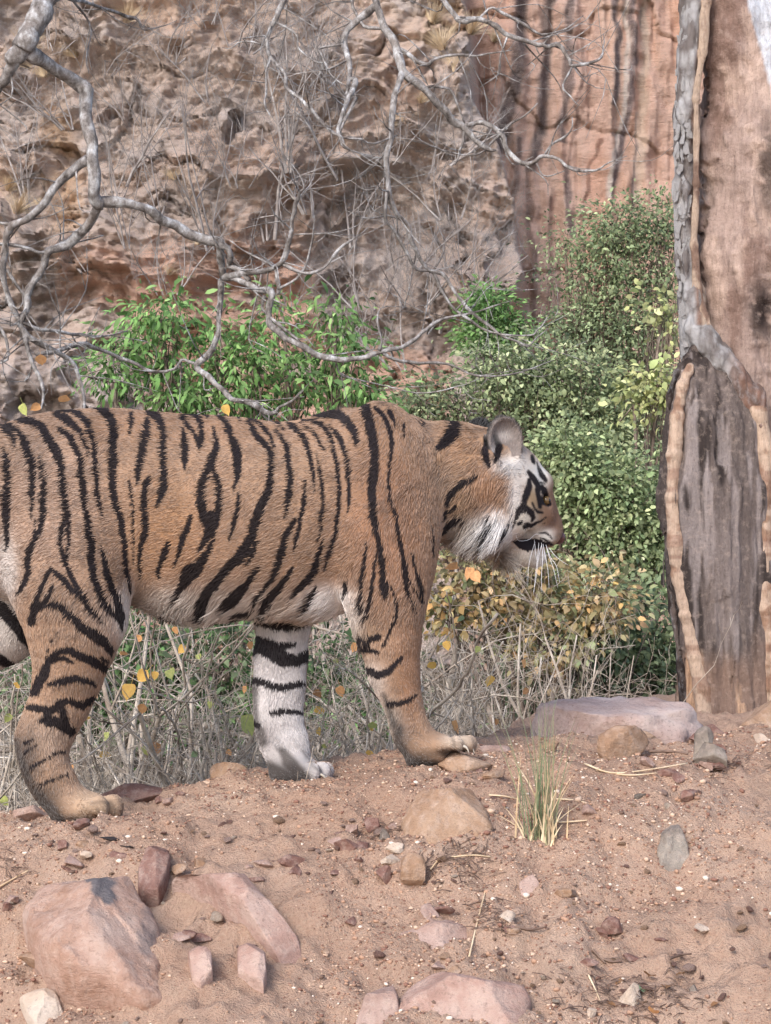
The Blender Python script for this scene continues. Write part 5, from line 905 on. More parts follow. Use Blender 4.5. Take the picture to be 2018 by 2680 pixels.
for i_, (cr_, w_, *pts_) in enumerate(TRS):
    y_ = .62 + .35 * rt_.rand(); q_ = [P(cr_[0] + x * cr_[2], cr_[1] + y * cr_[2], y_ + .08 * k) for k, (x, y) in enumerate(pts_)]; n_ = 22; c_ = spline(q_, n_) + .006 * np.stack([vnoise(np.stack([np.arange(n_) * .8, np.full(n_, i_ * 3.1), np.full(n_, k * 7.0)], 1)) for k in range(3)], 1); tb = Tubes(6); r0_ = w_ * .42 * .5 * (5 + y_) / FPX; tb.add(c_, np.linspace(r0_ * .75, r0_ * 1.1, n_) if w_ > 12 else np.full(n_, r0_)); o_ = link('stem', tb.mesh('stem', (-.45, .8, -.1)), M_thick, to)
    tw = Tubes(3)
    for j in range(7):
        a_ = c_[rt_.randint(2, n_ - 1)]; d_ = rt_.randn(3) * np.array([1, .5, .8]); d_ /= np.linalg.norm(d_); l_ = rt_.uniform(.06, .2); tw.add(spline([a_, a_ + d_ * l_ * .5 + rt_.randn(3) * .012, a_ + d_ * l_ + rt_.randn(3) * .02], 6), np.linspace(min(r0_ * .5, .003), .0009, 6), cap=False)
    t_ = link('twigs', tw.mesh('twigs', (-.45, .8, -.1)), M_thick, o_); t_['kind'] = 'stuff'
thick.append((to, np.array([-.45, .8, -.1])))
# big yellow and green leaves still hanging in the thicket: parts of the shrub that carries them
_t = np.linspace(0, 1, 9); _w = .42 * np.sin(math.pi * _t ** .66) ** .8 * np.where(_t > .8, .6, 1); lv = np.concatenate([[(t, -q, .34 * q - .28 * t * t + .05 * math.sin(9 * t)), (t, 0, -.28 * t * t), (t, q, .34 * q - .28 * t * t + .06 * math.sin(7 * t + 1))] for t, q in zip(_t, _w)]); lf = np.array([f for i in range(8) for f in ((3 * i, 3 * i + 1, 3 * i + 4, 3 * i + 3), (3 * i + 1, 3 * i + 2, 3 * i + 5, 3 * i + 4))]); lv = np.concatenate([lv, [(-.5, -.012, .16), (-.5, .012, .16), (.02, .012, 0), (.02, -.012, 0)]]); lf = np.concatenate([lf, [(27, 30, 29, 28)]]); me_leaf = mesh_np('leaf', lv - np.array([.5, 0, 0]), quads=lf)
LM = {}
for nm, c0, c1 in (('yellow', (250, 200, 84), (236, 176, 66)), ('orange', (248, 184, 112), (226, 150, 84)), ('lime', (206, 208, 108), (172, 182, 92)), ('green', (158, 182, 132), (128, 158, 112)), ('brown', (170, 124, 78), (140, 98, 64))):
    m = Mat('leaf_' + nm, .6, .25); m.color(m.ramp(m.noise(m.tc('Object'), 5, 4), [(.35, lin(*c1)), (.6, lin(*c0))])); tr = m.N.new('ShaderNodeBsdfTranslucent'); tr.inputs[0].default_value = (*lin(*c0), 1); mx = m.N.new('ShaderNodeMixShader'); mx.inputs[0].default_value = .3
    m.L.new(m.b.outputs[0], mx.inputs[1]); m.L.new(tr.outputs[0], mx.inputs[2]); m.L.new(mx.outputs[0], m.N['Material Output'].inputs['Surface']); LM[nm] = m.m
LMESH = {}
for nm in LM: LMESH[nm] = me_leaf.copy(); LMESH[nm].materials.append(LM[nm])
YL = [(45,1795,22,'yellow'),(336,1810,46,'yellow'),(372,1770,40,'yellow'),(446,1763,34,'lime'),(405,1768,24,'yellow'),(278,1975,34,'yellow'),(372,1856,30,'orange'),(405,1962,40,'brown'),(380,1966,28,'lime'),(278,1928,28,'lime'),(12,2097,28,'lime'),(325,1710,22,'orange'),(440,1715,34,'green'),(330,1745,20,'green'),(362,1672,22,'orange'),(650,1900,60,'lime'),(248,1820,22,'orange'),(838,1860,30,'yellow'),(892,1810,30,'orange'),(834,1915,22,'yellow'),(975,1900,30,'lime'),(966,1978,30,'yellow'),(928,1695,26,'orange'),(832,1817,26,'brown'),(973,1905,22,'yellow'),(1193,1903,36,'orange'),(1132,1742,28,'yellow'),(1170,1690,26,'yellow'),(1281,1783,32,'yellow'),(1160,1660,20,'yellow'),(1372,1738,26,'orange'),(1182,1483,34,'orange'),(1228,1500,36,'orange'),(1246,1510,34,'orange'),(1175,1570,24,'lime'),(600,1970,20,'orange'),(850,1955,18,'lime'),(1375,1810,20,'brown'),(1300,1890,18,'brown'),(1010,1750,20,'green'),(508,1975,20,'green'),(185,2008,22,'orange'),(475,1700,26,'yellow'),(460,1650,22,'orange'),(520,1720,20,'lime'),(1250,1700,20,'lime'),(1205,1620,22,'green'),(550,1845,20,'lime'),(640,1805,20,'orange'),(655,1690,22,'orange'),(1110,1900,18,'yellow'),(1090,1820,18,'orange'),(880,1730,20,'lime'),(230,1880,20,'yellow'),(20,1880,26,'lime'),(60,1700,20,'orange')]
YL += [(108,943,34,'orange'),(62,1072,34,'lime'),(92,1066,28,'orange'),(165,1045,34,'orange'),(592,1073,30,'yellow')]
for px_, py_, sz_, nm in YL:
    y_ = .62 + .5 * rp.rand() if py_ > 1200 else 1.3; p_ = P(px_, py_, y_); o, _ = min(thick, key=lambda t: np.hypot(t[1][0] - p_[0], (t[1][1] - p_[1]) * .4)); s_ = sz_ * (5 + y_) / FPX
    L_ = bpy.data.objects.new('leaf', LMESH[nm]); COL.objects.link(L_); L_.parent = o
    M_ = Matrix.Translation(p_) @ Matrix.Rotation(rp.uniform(-.9, .9), 4, 'Z') @ Matrix.Rotation(R(90) + rp.uniform(-.8, .8), 4, 'X') @ Matrix.Rotation(rp.uniform(-2.4, -.7), 4, 'Z') @ Matrix.Scale(s_ * 1.05, 4)
    po = Matrix.LocRotScale(o.location, o.rotation_euler, o.scale); L_.matrix_parent_inverse = po.inverted(); L_.matrix_basis = M_
# grey tangle low at the left behind the back of the tiger
for i, (px_, py_, y_, k) in enumerate([(40, 1180, 4.2, 0), (140, 1240, 4.6, 3), (-40, 1190, 3.8, 1), (80, 1170, 5.2, 1), (200, 1200, 5.6, 3), (860, 1160, 9.5, 1), (1020, 1120, 10.0, 0)]):
    p_ = P(px_, py_, y_); z_ = float(ground_z(p_[0], y_, False)); o = tag(empty('thicket_shrub', (p_[0], y_, z_)), ['grey stemmed bare shrub in the ravine over the rump', 'low dry tangle in the ravine over the rump', 'twiggy bare shrub in the ravine over the rump', 'twiggy bare shrub in the ravine over the rump', 'low dry tangle beside the bright green shrub', 'twiggy bare shrub in the ravine beyond the shoulder', 'grey bare shrub in the ravine beyond the neck'][i], 'shrub', 'bare shrubs in the ravine'); s_ = (p_[2] + .5 - z_) / 1.1; o.scale = (s_ * .8, s_ * .8, s_); o.rotation_euler = (0, 0, rp.uniform(0, 6.28)); st_ = link('stems', tv[k][0], M_thick, o); st_['kind'] = 'stuff'
# dry grass on the cliff ledges
m = Mat('dry_grass', .8, .2); c = m.ramp(m.noise(m.tc('Object'), 9, 3), [(.3, lin(186, 160, 124)), (.7, lin(228, 204, 170))]); m.color(c); M_dry = m.m
def grass_mesh(seed, n, h, spread, w, droop=.35):
    r_ = np.random.RandomState(seed); V_ = []; Q_ = []
    for i in range(n):
        az = r_.rand() * 6.28; lean_ = r_.rand() ** 1.5 * spread; b = np.array([math.cos(az), math.sin(az), 0]) * h * .08 * r_.rand(); hh = h * r_.uniform(.5, 1.15); side = np.array([-math.sin(az + 1), math.cos(az + 1), 0]); k0 = len(V_)
        for k in range(6):
            t = k / 5; p_ = b + np.array([math.cos(az) * lean_ * hh * (t + droop * t * t), math.sin(az) * lean_ * hh * (t + droop * t * t), hh * (t - droop * lean_ * t * t * .8)]); ww = w * (1 - t ** 2 * .9) * r_.uniform(.9, 1.1); V_ += [p_ - side * ww / 2, p_ + side * ww / 2]
        Q_ += [(k0 + 2 * k, k0 + 2 * k + 1, k0 + 2 * k + 3, k0 + 2 * k + 2) for k in range(5)]
    return mesh_np('blades', np.array(V_), quads=np.array(Q_))
dg = grass_mesh(3, 160, .55, 1.2, .012)
for px_, py_, s_ in [(40, 560, 1.2), (100, 540, .5), (20, 500, 1.0), (1160, 130, 1.3), (1230, 90, 1.2), (1190, 190, 1.0), (1130, 60, 1.2), (1290, 110, .8), (440, 720, .6), (460, 470, .7), (120, 200, 1.2), (200, 150, 1.0), (60, 130, 1.1), (520, 640, .6), (1100, 270, .6), (330, 60, 1.0), (1040, 330, .7)]:
    o = tag(empty('grass_tuft', P(px_, py_, cliff_y(px_, py_) - .1)), 'straw coloured dry grass tuft ' + near_of(px_, py_, CLIFF_MARKS), 'grass', 'dry grass ' + near_of(px_, py_, CLIFF_MARKS)); o.scale = (s_ * .6,) * 3; o.rotation_euler = (.5, 0, rp.uniform(0, 6.28)); b_ = link('blades', dg, M_dry, o); b_['kind'] = 'stuff'
# ================================================================== stones and small things on the bank
def rock_mat(name, cols, spots=None, sc=1.0):
    m = Mat(name, .92, .15); v = m.tc('Object'); c = m.ramp(m.noise(v, 5 * sc, 6, .65), [(.3, lin(*cols[0])), (.5, lin(*cols[1])), (.7, lin(*cols[2]))])
    c = m.mix(m.g(m.noise(v, 45 * sc, 5, .7), .45, .75, 0, .45), c, lin(222, 196, 180)); c = m.mix(m.g(m.noise(v, 95 * sc, 3, .6), .56, .74, 0, .45), c, lin(96, 72, 62))
    if spots: c = m.mix(m.g(m.noise(v, spots[1], 3, .5), spots[2], spots[2] + .06, 0, .9), c, lin(*spots[0]))
    m.color(c); m.bump(m.math('ADD', m.noise(v, 14 * sc, 9, .74), m.math('MULTIPLY', m.noise(m.tc('Object', (1, 1, 3)), 60 * sc, 5, .75), .35)), .85, .022); return m.m
MR = {'pink': rock_mat('rock_pink', [(150, 116, 104), (182, 148, 134), (202, 172, 160)]), 'tan': rock_mat('rock_tan', [(150, 114, 88), (176, 138, 108), (196, 162, 134)]), 'red': rock_mat('rock_red', [(112, 78, 68), (142, 102, 90), (166, 128, 114)]), 'grey': rock_mat('rock_grey', [(110, 98, 90), (146, 132, 120), (176, 164, 150)]), 'pale': rock_mat('rock_pale', [(196, 164, 140), (214, 190, 168), (230, 214, 198)])}
def rock_shape(seed, cuts=11, sub=4, rough=.05, flat=1.0):
    import bmesh
    r_ = np.random.RandomState(seed); bm = bmesh.new(); bmesh.ops.create_icosphere(bm, subdivisions=sub, radius=1); V_ = np.array([v.co for v in bm.verts]); F_ = np.array([[v.index for v in f.verts] for f in bm.faces]); bm.free()
    for i in range(cuts):
        n = r_.randn(3); n /= np.linalg.norm(n); h = r_.uniform(.38, .78); d = V_ @ n; o = np.maximum(d - h, 0); V_ = V_ - o[:, None] * n * .97
    V_ = V_ * (1 + rough * fbm(V_ * 2.5 + seed, 4) + .5 * rough * fbm(V_ * 8 + seed, 2))[:, None]; V_[:, 2] *= flat; return V_, F_
# traced stones: an outline on the ground, raised and undercut
def traced_rock(name, label, cat, out, hgt, mat, seed, tilt=(0, 0), rough=.006, edge=7.0, rings=26, n=120, sink=.06, inset=.05):
    ctr = np.mean(out, 0); c0 = hit(*ctr) + np.array([0, 0, .016]); pn = np.array([0, -.38, .92]) if c0[1] < -.25 else np.array([0, -.05, 1.0]); rays = np.array([[(x - 1009) / FPX, 1, (1340 - y) / FPX] for x, y in out]); W_ = CAM + rays * (((c0 - CAM) @ pn) / (rays @ pn))[:, None]
    closed = np.vstack([W_, W_[:1]]); L = np.concatenate([[0], np.cumsum(np.linalg.norm(np.diff(closed, axis=0), axis=1))]); t = np.linspace(0, L[-1], n, endpoint=False); R_ = np.stack([np.interp(t, L, closed[:, k]) for k in range(3)], 1)
    nrm = np.array([0, -.38, .92]); nrm = np.array([0, -.38, .92]) if c0[1] < -.25 else np.array([0, -.05, 1.0]); nrm /= np.linalg.norm(nrm)
    V_ = []; rho = np.concatenate([np.linspace(0, .8, rings // 2), np.linspace(.84, 1.0, rings - rings // 2 - 4), [1.0, 1.0, .98, .94]])
    drop = np.concatenate([np.zeros(rings - 4), [-.25, -.55, -.9, -1.2]])
    r_ = np.random.RandomState(seed); e1 = np.array([1.0, 0, 0]); e2 = np.cross(nrm, e1)
    for k, (q, dz) in enumerate(zip(rho, drop)):
        p_ = c0 + (R_ - c0) * q; a = ((p_ - c0) @ e1) * tilt[0] + ((p_ - c0) @ e2) * tilt[1]
        fct = np.minimum.reduce([hgt * (1.12 + .22 * np.sin(seed * 1.7 + u * 2)) + ((p_ - c0) @ e1) * math.cos(u + seed) * .6 + ((p_ - c0) @ e2) * math.sin(u + seed) * .6 for u in (0, 1.9, 3.3, 4.8)]); top = np.minimum(fct, hgt) - hgt * .22 * q ** (edge * 3) + a; h_ = np.where(dz == 0, top, top * 1.0 + dz * (hgt + sink))
        f1 = fbm(p_ * 5 + seed, 2); nn = fbm(p_ * 14 + seed, 3) * rough * .35 + fbm(p_ * 45 + seed, 3) * rough * .25; fac = sstep(-.04, .04, fbm(p_ * 7 + seed * 3, 2)) * rough * .5
        V_.append(p_ + nrm * (h_ + nn + fac)[:, None] + (.5 * rough * fbm(p_ * 22 + 7 + seed, 3) * (q > .7))[:, None] * (R_ - c0) / (np.linalg.norm(R_ - c0, axis=1)[:, None] + 1e-6))
    V_ = np.concatenate(V_) - c0; m_ = len(rho); i = np.arange(m_ - 1)[:, None] * n + np.arange(n)[None]; j = np.arange(m_ - 1)[:, None] * n + (np.arange(n)[None] + 1) % n; Q_ = np.stack([i, i + n, j + n, j], -1).reshape(-1, 4)
    me_ = mesh_np(name, V_, quads=Q_, smooth=False)
    if mat is MR.get('boulder'):
        sx, sy = toward_px(V_ + c0); st = np.zeros(len(V_))
        for bx, by, rx, ry in ((270, 2318, 34, 30), (250, 2300, 30, 14), (285, 2340, 18, 24), (385, 2450, 22, 60)): st = np.maximum(st, (.9 if bx < 300 else .5) * sstep(1.3, .8, np.hypot((sx - bx) / rx, (sy - by) / ry) + .35 * fbm(V_ * 30, 3)))
        vcol(me_, 'stain', np.repeat(st[:, None], 3, 1))
    o = link(name, me_, mat); o.location = c0; o.modifiers.new('w', 'WELD').merge_threshold = .0005; return tag(o, label, cat)
MR['boulder'] = rock_mat('rock_boulder', [(164, 122, 98), (192, 152, 132), (208, 178, 162)])
_t = MR['boulder'].node_tree; _b = _t.nodes['Principled BSDF']; _l = _b.inputs['Base Color'].links[0].from_socket; _a = _t.nodes.new('ShaderNodeAttribute'); _a.attribute_name = 'stain'; _m = _t.nodes.new('ShaderNodeMix'); _m.data_type = 'RGBA'
_t.links.new(_a.outputs['Color'], _m.inputs[0]); _t.links.new(_l, _m.inputs[6]); _m.inputs[7].default_value = (*lin(98, 98, 104), 1); _t.links.new(_m.outputs[2], _b.inputs['Base Color']); MR['slab'] = rock_mat('rock_slab', [(156, 118, 104), (190, 150, 134), (206, 176, 162)])
traced_rock('boulder', 'large pinkish boulder with a dark grey patch, set in the bank below the hind paw', 'boulder', [(62, 2380), (90, 2330), (150, 2292), (225, 2278), (290, 2292), (340, 2350), (395, 2420), (425, 2480), (428, 2560), (436, 2640), (380, 2655), (320, 2640), (290, 2610), (215, 2612), (160, 2590), (110, 2530), (75, 2470)], .125, MR['boulder'], 3, (-.05, -.14), .013, 9)
traced_rock('stone_slab', 'long pink stone slab lying diagonally down the bank', 'stone', [(448, 2300), (500, 2275), (580, 2280), (620, 2310), (665, 2365), (720, 2420), (790, 2465), (802, 2510), (795, 2545), (770, 2550), (720, 2500), (650, 2440), (590, 2390), (530, 2335), (490, 2308)], .075, MR['slab'], 5, (-.14, -.16), .005, 12)
traced_rock('stone_slab', 'reddish flat stone standing edgewise beside the head of the diagonal slab', 'stone', [(405, 2228), (442, 2230), (448, 2262), (436, 2300), (415, 2340), (385, 2335), (360, 2315), (362, 2285), (385, 2250)], .040, MR['red'], 7, (.05, -.1), .004, 12)
traced_rock('flat_stone', 'rounded pink flat stone below the diagonal slab, smaller of its pair', 'stone', [(490, 2505), (525, 2500), (555, 2520), (556, 2560), (525, 2580), (503, 2565)], .034, MR['slab'], 9, (0, -.2), .004, 10)
traced_rock('flat_stone', 'squarish pink flat stone below the diagonal slab, larger of its pair', 'stone', [(622, 2490), (660, 2480), (695, 2510), (698, 2560), (690, 2588), (655, 2570), (622, 2550)], .036, MR['slab'], 10, (.03, -.2), .004, 10)
traced_rock('boulder', 'broad tan boulder half buried below the fore paws', 'boulder', [(1050, 2130), (1095, 2080), (1160, 2050), (1225, 2070), (1270, 2110), (1290, 2160), (1270, 2215), (1190, 2225), (1110, 2200), (1065, 2165)], .05, MR['tan'], 11, (0, -.05), .008, 5)
traced_rock('boulder', 'wide pinkish boulder cropped at the foot of the bank below the grass tuft', 'boulder', [(1050, 2560), (1130, 2545), (1230, 2560), (1310, 2555), (1365, 2575), (1388, 2620), (1380, 2680), (1360, 2760), (1150, 2770), (1055, 2700), (1035, 2620)], .05, MR['slab'], 12, (.1, -.04), .007, 8)
traced_rock('stone', 'whitish weathered stone sunk in soil beside the large pinkish boulder', 'stone', [(55, 2615), (100, 2600), (145, 2610), (168, 2650), (172, 2700), (120, 2720), (75, 2660)], .03, MR['pale'], 13, (0, .04), .006, 6)
traced_rock('boulder', 'low pink boulder half buried beside the wide pinkish boulder', 'boulder', [(980, 2600), (1030, 2560), (1045, 2640), (1050, 2740), (960, 2760), (930, 2680)], .04, MR['pink'], 14, (0, .05), .008, 6)
traced_rock('flat_stone', 'faint grey pink patch of flat stone flush with the bank above the wide boulder', 'stone', [(1010, 2400), (1080, 2370), (1180, 2370), (1230, 2420), (1290, 2450), (1300, 2500), (1200, 2520), (1080, 2510), (1000, 2470)], .012, MR['pink'], 15, (0, .02), .010, 5)
traced_rock('stone', 'greyish mottled stone half buried in the bare slope under the grey rock', 'stone', [(1720, 2210), (1740, 2160), (1775, 2170), (1800, 2215), (1815, 2245), (1780, 2260), (1730, 2245)], .022, MR['grey'], 16, (0, .05), .010, 5)
traced_rock('flat_stone', 'small flat pink stone flush in the slope below the grass tuft', 'stone', [(1358, 2305), (1395, 2296), (1420, 2315), (1415, 2335), (1370, 2330)], .008, MR['pink'], 17, (0, .02), .003, 8)
def free_rock(name, label, cat, px, py, w, h, dep, mat, seed, rot=(0, 0, 0), up=.32, flat=1.0, cuts=11, y=None, group=None, rough=.05):
    p_ = hit(px, py) if y is None else np.array([(px - 1009) / FPX * (5 + y), y, float(ground_z((px - 1009) / FPX * (5 + y), y, False))]); s = (5 + p_[1]) / FPX; V_, F_ = rock_shape(seed, cuts, 4, rough)
    V_ = V_ * np.array([w * s / 2, dep * s / 2, h * s / 2]) * 1.15
    o = link(name, mesh_np(name, V_, tris=F_, smooth=False), mat); o.location = p_ + np.array([0, 0, h * s * up]); o.rotation_euler = rot; return tag(o, label, cat, group)
fr_ = free_rock
fr_('boulder', 'large smooth pale pink boulder lying on the crest beside the scarred tree', 'boulder', 1610, 1985, 390, 230, 300, rock_mat('rock_pale_pink', [(178, 142, 128), (206, 174, 162), (222, 200, 190)]), 21, (.0, .03, .2), .13, y=.62, cuts=3, rough=.10)
fr_('boulder', 'rounded tan boulder against the roots of the scarred tree', 'boulder', 2010, 1930, 150, 130, 150, MR['tan'], 22, (0, 0, .4), .15, y=.75, cuts=7)
fr_('stone', 'low reddish stone under the toes of the fore paw', 'stone', 1205, 2010, 150, 66, 130, MR['tan'], 20, (0, -.15, .2), .12, y=-.12, cuts=6)
fr_('stone', 'angular tan rock with a pointed top in front of the pale boulder', 'stone', 1640, 2015, 150, 110, 90, MR['tan'], 23, (0, .1, .3), .25, y=.12, cuts=12)
fr_('stone', 'orange brown flat rock wedged between pale boulder and angular tan rock', 'stone', 1680, 1945, 130, 60, 80, MR['tan'], 24, (0, 0, -.2), .2, y=.35)
fr_('stone', 'small brick-like pink stone at the foot of the scarred tree', 'stone', 1868, 1918, 82, 42, 50, MR['red'], 25, (0, 0, .15), .25, y=.55, cuts=14)
fr_('stone', 'little wedge of stone leaning on the brick-like pink stone', 'stone', 1822, 1928, 46, 24, 40, MR['red'], 26, (0, .3, .2), .25, y=.5)
fr_('stone', 'dark grey angular rock with mossy crust on the bare crest', 'stone', 1868, 2050, 130, 75, 80, MR['grey'], 27, (0, .15, .1), .3, y=-.15, cuts=13)
fr_('stone', 'knobby grey stone perched on the end of the dark grey rock', 'stone', 1838, 2040, 60, 90, 50, MR['grey'], 28, (0, .2, .6), .5, y=-.1, cuts=12)
fr_('stone', 'reddish cube-shaped stone in the slope under the dark grey rock', 'stone', 1802, 2085, 50, 38, 40, MR['red'], 29, (0, 0, .5), .2)
fr_('stone_slab', 'flat brown slab of stone lying behind the hind paw', 'stone', 345, 2078, 200, 62, 120, MR['red'], 30, (0, .06, .1), .25, y=.16, cuts=9)
fr_('stone', 'pyramid of pinkish stone on the crest between hind and fore paws', 'stone', 590, 2062, 110, 62, 90, MR['tan'], 31, (0, 0, .3), .25, y=.2, cuts=10)
fr_('stone', 'pink stone half buried behind the heel of the tiger', 'stone', 85, 2125, 110, 70, 90, MR['pink'], 32, (0, 0, .3), .2, y=.1)
fr_('stone', 'square tan block of stone in the heap under the belly', 'stone', 1072, 2318, 105, 100, 80, MR['tan'], 33, (.1, .05, .4), .25, cuts=14)
fr_('stone', 'pale broken stone beside the square tan block', 'stone', 1022, 2262, 56, 40, 45, MR['pale'], 34, (0, .2, 0), .25)
fr_('stone', 'reddish rounded stone leaning on the square tan block', 'stone', 1006, 2305, 44, 48, 40, MR['red'], 35, (0, 0, .6), .25)
for k, (x, y, w_, h_, mt, lab) in enumerate([(925, 2185, 84, 46, 'pink', 'flat topped pink stone in the heap under the belly'), (980, 2172, 60, 50, 'red', 'brown stone at the back of the heap under the belly'), (1008, 2205, 62, 46, 'grey', 'grey brown wedge stone in the heap under the belly'), (950, 2225, 70, 42, 'red', 'dark red broken stone with sharp edge in the heap'), (1030, 2170, 34, 26, 'pink', 'small pink stone on top of the heap'), (1035, 2235, 50, 30, 'pale', 'pale crumbly stone at the near side of the heap')]): fr_('stone', lab, 'stone', x, y, w_, h_, 50, MR[mt], 40 + k, (rp.uniform(-.2, .2), rp.uniform(-.2, .2), rp.uniform(0, 3)), .25, cuts=13)
for k, (x, y, w_, h_, mt, lab) in enumerate([(215, 2165, 56, 34, 'red', 'rusty brown stone touching the hind paw'), (168, 2222, 44, 34, 'red', 'maroon stone above the large pinkish boulder'), (228, 2248, 50, 26, 'pale', 'pale tan stone above the large pinkish boulder'), (765, 2262, 72, 34, 'red', 'dark pink flake tilted up beside the diagonal slab'), (690, 2270, 80, 22, 'pink', 'thin pink flake flush with soil beside the diagonal slab'), (668, 2310, 46, 24, 'red', 'brown chip just above the diagonal slab'), (918, 2420, 38, 34, 'red', 'round brown clod alone on the bare slope'), (100, 2535, 110, 50, 'tan', 'crumbly brown clod against the side of the large pinkish boulder'), (30, 2360, 60, 30, 'pink', 'pink flake at the outer edge of the large pinkish boulder'), (18, 2385, 40, 26, 'red', 'brown pebble under the pink flake'), (1330, 2412, 54, 36, 'pale', 'pale broken stone with twig beside it, above the wide boulder'), (1340, 2440, 40, 24, 'tan', 'tan chip under the pale broken stone'), (1540, 2530, 54, 30, 'red', 'reddish flake by the forked pale twig'), (1650, 2630, 60, 74, 'pale', 'upright pale tan stone among leaf litter'), (1548, 2655, 30, 30, 'pale', 'round cream pebble among leaf litter'), (1815, 2600, 34, 30, 'grey', 'round grey pebble among leaf litter'), (1995, 1942, 60, 26, 'pale', 'cream coloured flat stone on the crest'), (1880, 1970, 80, 30, 'red', 'brown flat stone on the crest near the scarred tree'), (1250, 2020, 32, 22, 'red', 'little red stone in front of the fore paw'), (1290, 2035, 90, 20, 'tan', 'long thin tan flake in front of the fore paw'), (1540, 2135, 60, 30, 'pink', 'mauve pink stone behind the grass tuft'), (1310, 1970, 110, 34, 'pink', 'flat pink stone in front of the toes of the fore paw'), (1440, 1970, 60, 50, 'tan', 'tan lump of stone behind the grass tuft'), (1840, 2435, 60, 20, 'pale', 'whitish streak of stone in the bare slope'), (1610, 2440, 70, 50, 'red', 'brown clod with hollow beneath on the bare slope'), (440, 2100, 34, 22, 'pink', 'grey pink pebble at the end of the flat brown slab'), (415, 2098, 26, 18, 'red', 'red pebble at the end of the flat brown slab'), (470, 2085, 36, 18, 'red', 'small flat red stone along the crest'), (650, 2275, 30, 18, 'pink', 'small pink chip above the diagonal slab')]):
    fr_('stone', lab, 'stone', x, y, w_, h_, (w_ + h_) / 2, MR[mt], 60 + k, (rp.uniform(-.25, .25), rp.uniform(-.2, .2), rp.uniform(0, 3)), .22, cuts=12)
BANK_MARKS = [(230, 2450, 'around the large pinkish boulder'), (640, 2400, 'around the diagonal slab'), (990, 2230, 'in the heap under the belly'), (1160, 2110, 'around the buried tan boulder'), (1430, 2200, 'at the foot of the grass tuft'), (1860, 2040, 'round the dark grey rock'), (1640, 2620, 'among the leaf litter'), (1200, 2600, 'round the wide pinkish boulder'), (250, 2180, 'near the hind paw'), (760, 2100, 'near the far fore paw'), (1700, 2300, 'below the dark grey rock'), (850, 2580, 'between slab and wide boulder')]
rq = np.random.RandomState(31); seen_ = set()
for k in range(40):
    cx_, cy_, rx_, ry_ = [(940, 2230, 170, 90), (600, 2480, 260, 110), (1180, 2440, 160, 120), (1850, 2010, 160, 40), (300, 2250, 240, 60), (1560, 2440, 240, 110)][k % 6]; x_ = cx_ + rq.randn() * rx_ * .5; y_ = min(2660, cy_ + rq.randn() * ry_ * .5); w_ = rq.uniform(28, 78); mt = ['pink', 'tan', 'red'][rq.randint(3)]; wh = near_of(x_, y_, BANK_MARKS)
    fr_('flat_stone', 'flat angular %s stone half buried %s' % ({'pink': 'pink', 'tan': 'tan', 'red': 'dark red'}[mt], wh), 'stone', x_, y_, w_, w_ * rq.uniform(.28, .5), w_ * rq.uniform(.6, 1), MR[mt], 400 + k, (rq.uniform(.1, .5), rq.uniform(-.3, .3), rq.uniform(0, 3)), .08, cuts=15, group='half buried %s stones %s' % (mt, wh))
# countable small stones strewn over the slope
SM = []
for k in range(9):
    V_, F_ = rock_shape(100 + k, 12, 2, .07, .7); SM.append(mesh_np('stone', V_, tris=F_, smooth=False))
SMM = {(k, mt): None for k in range(9) for mt in MR}
for i in range(300):
    while True:
        px_, py_ = rp.uniform(-40, 2060), rp.uniform(2010, 2740); dens = .25 + np.exp(-(((px_ - 960) / 170) ** 2 + ((py_ - 2220) / 110) ** 2)) + .8 * np.exp(-(((px_ - 1650) / 260) ** 2 + ((py_ - 2620) / 120) ** 2)) + .5 * np.exp(-(((px_ - 1900) / 140) ** 2 + ((py_ - 2030) / 50) ** 2))
        if rp.rand() < dens: break
    p_ = hit(px_, py_); k = rp.randint(9); mt = ['pink', 'tan', 'red', 'grey', 'pale'][rp.choice(5, p=[.3, .33, .22, .02, .13])]
    if SMM[(k, mt)] is None: SMM[(k, mt)] = SM[k].copy(); SMM[(k, mt)].materials.append(MR[mt])
    s_ = (5 + p_[1]) / FPX * rp.uniform(4, 14) * (1 if rp.rand() < .82 else 1.9); o = bpy.data.objects.new('small_stone', SMM[(k, mt)]); COL.objects.link(o); o.location = p_ + np.array([0, 0, s_ * .2]); o.scale = (s_, s_ * rp.uniform(.7, 1.1), s_ * rp.uniform(.6, 1)); o.rotation_euler = (rp.uniform(-.4, .4), rp.uniform(-.4, .4), rp.uniform(0, 6.28))
    wh = near_of(px_, py_, BANK_MARKS); cn = {'pink': 'pink', 'tan': 'tan', 'red': 'dark red', 'grey': 'grey', 'pale': 'cream'}[mt]
    tag(o, 'small %s stone lying loose %s' % (cn, wh), 'stone', 'small %s stones %s' % (cn, wh))
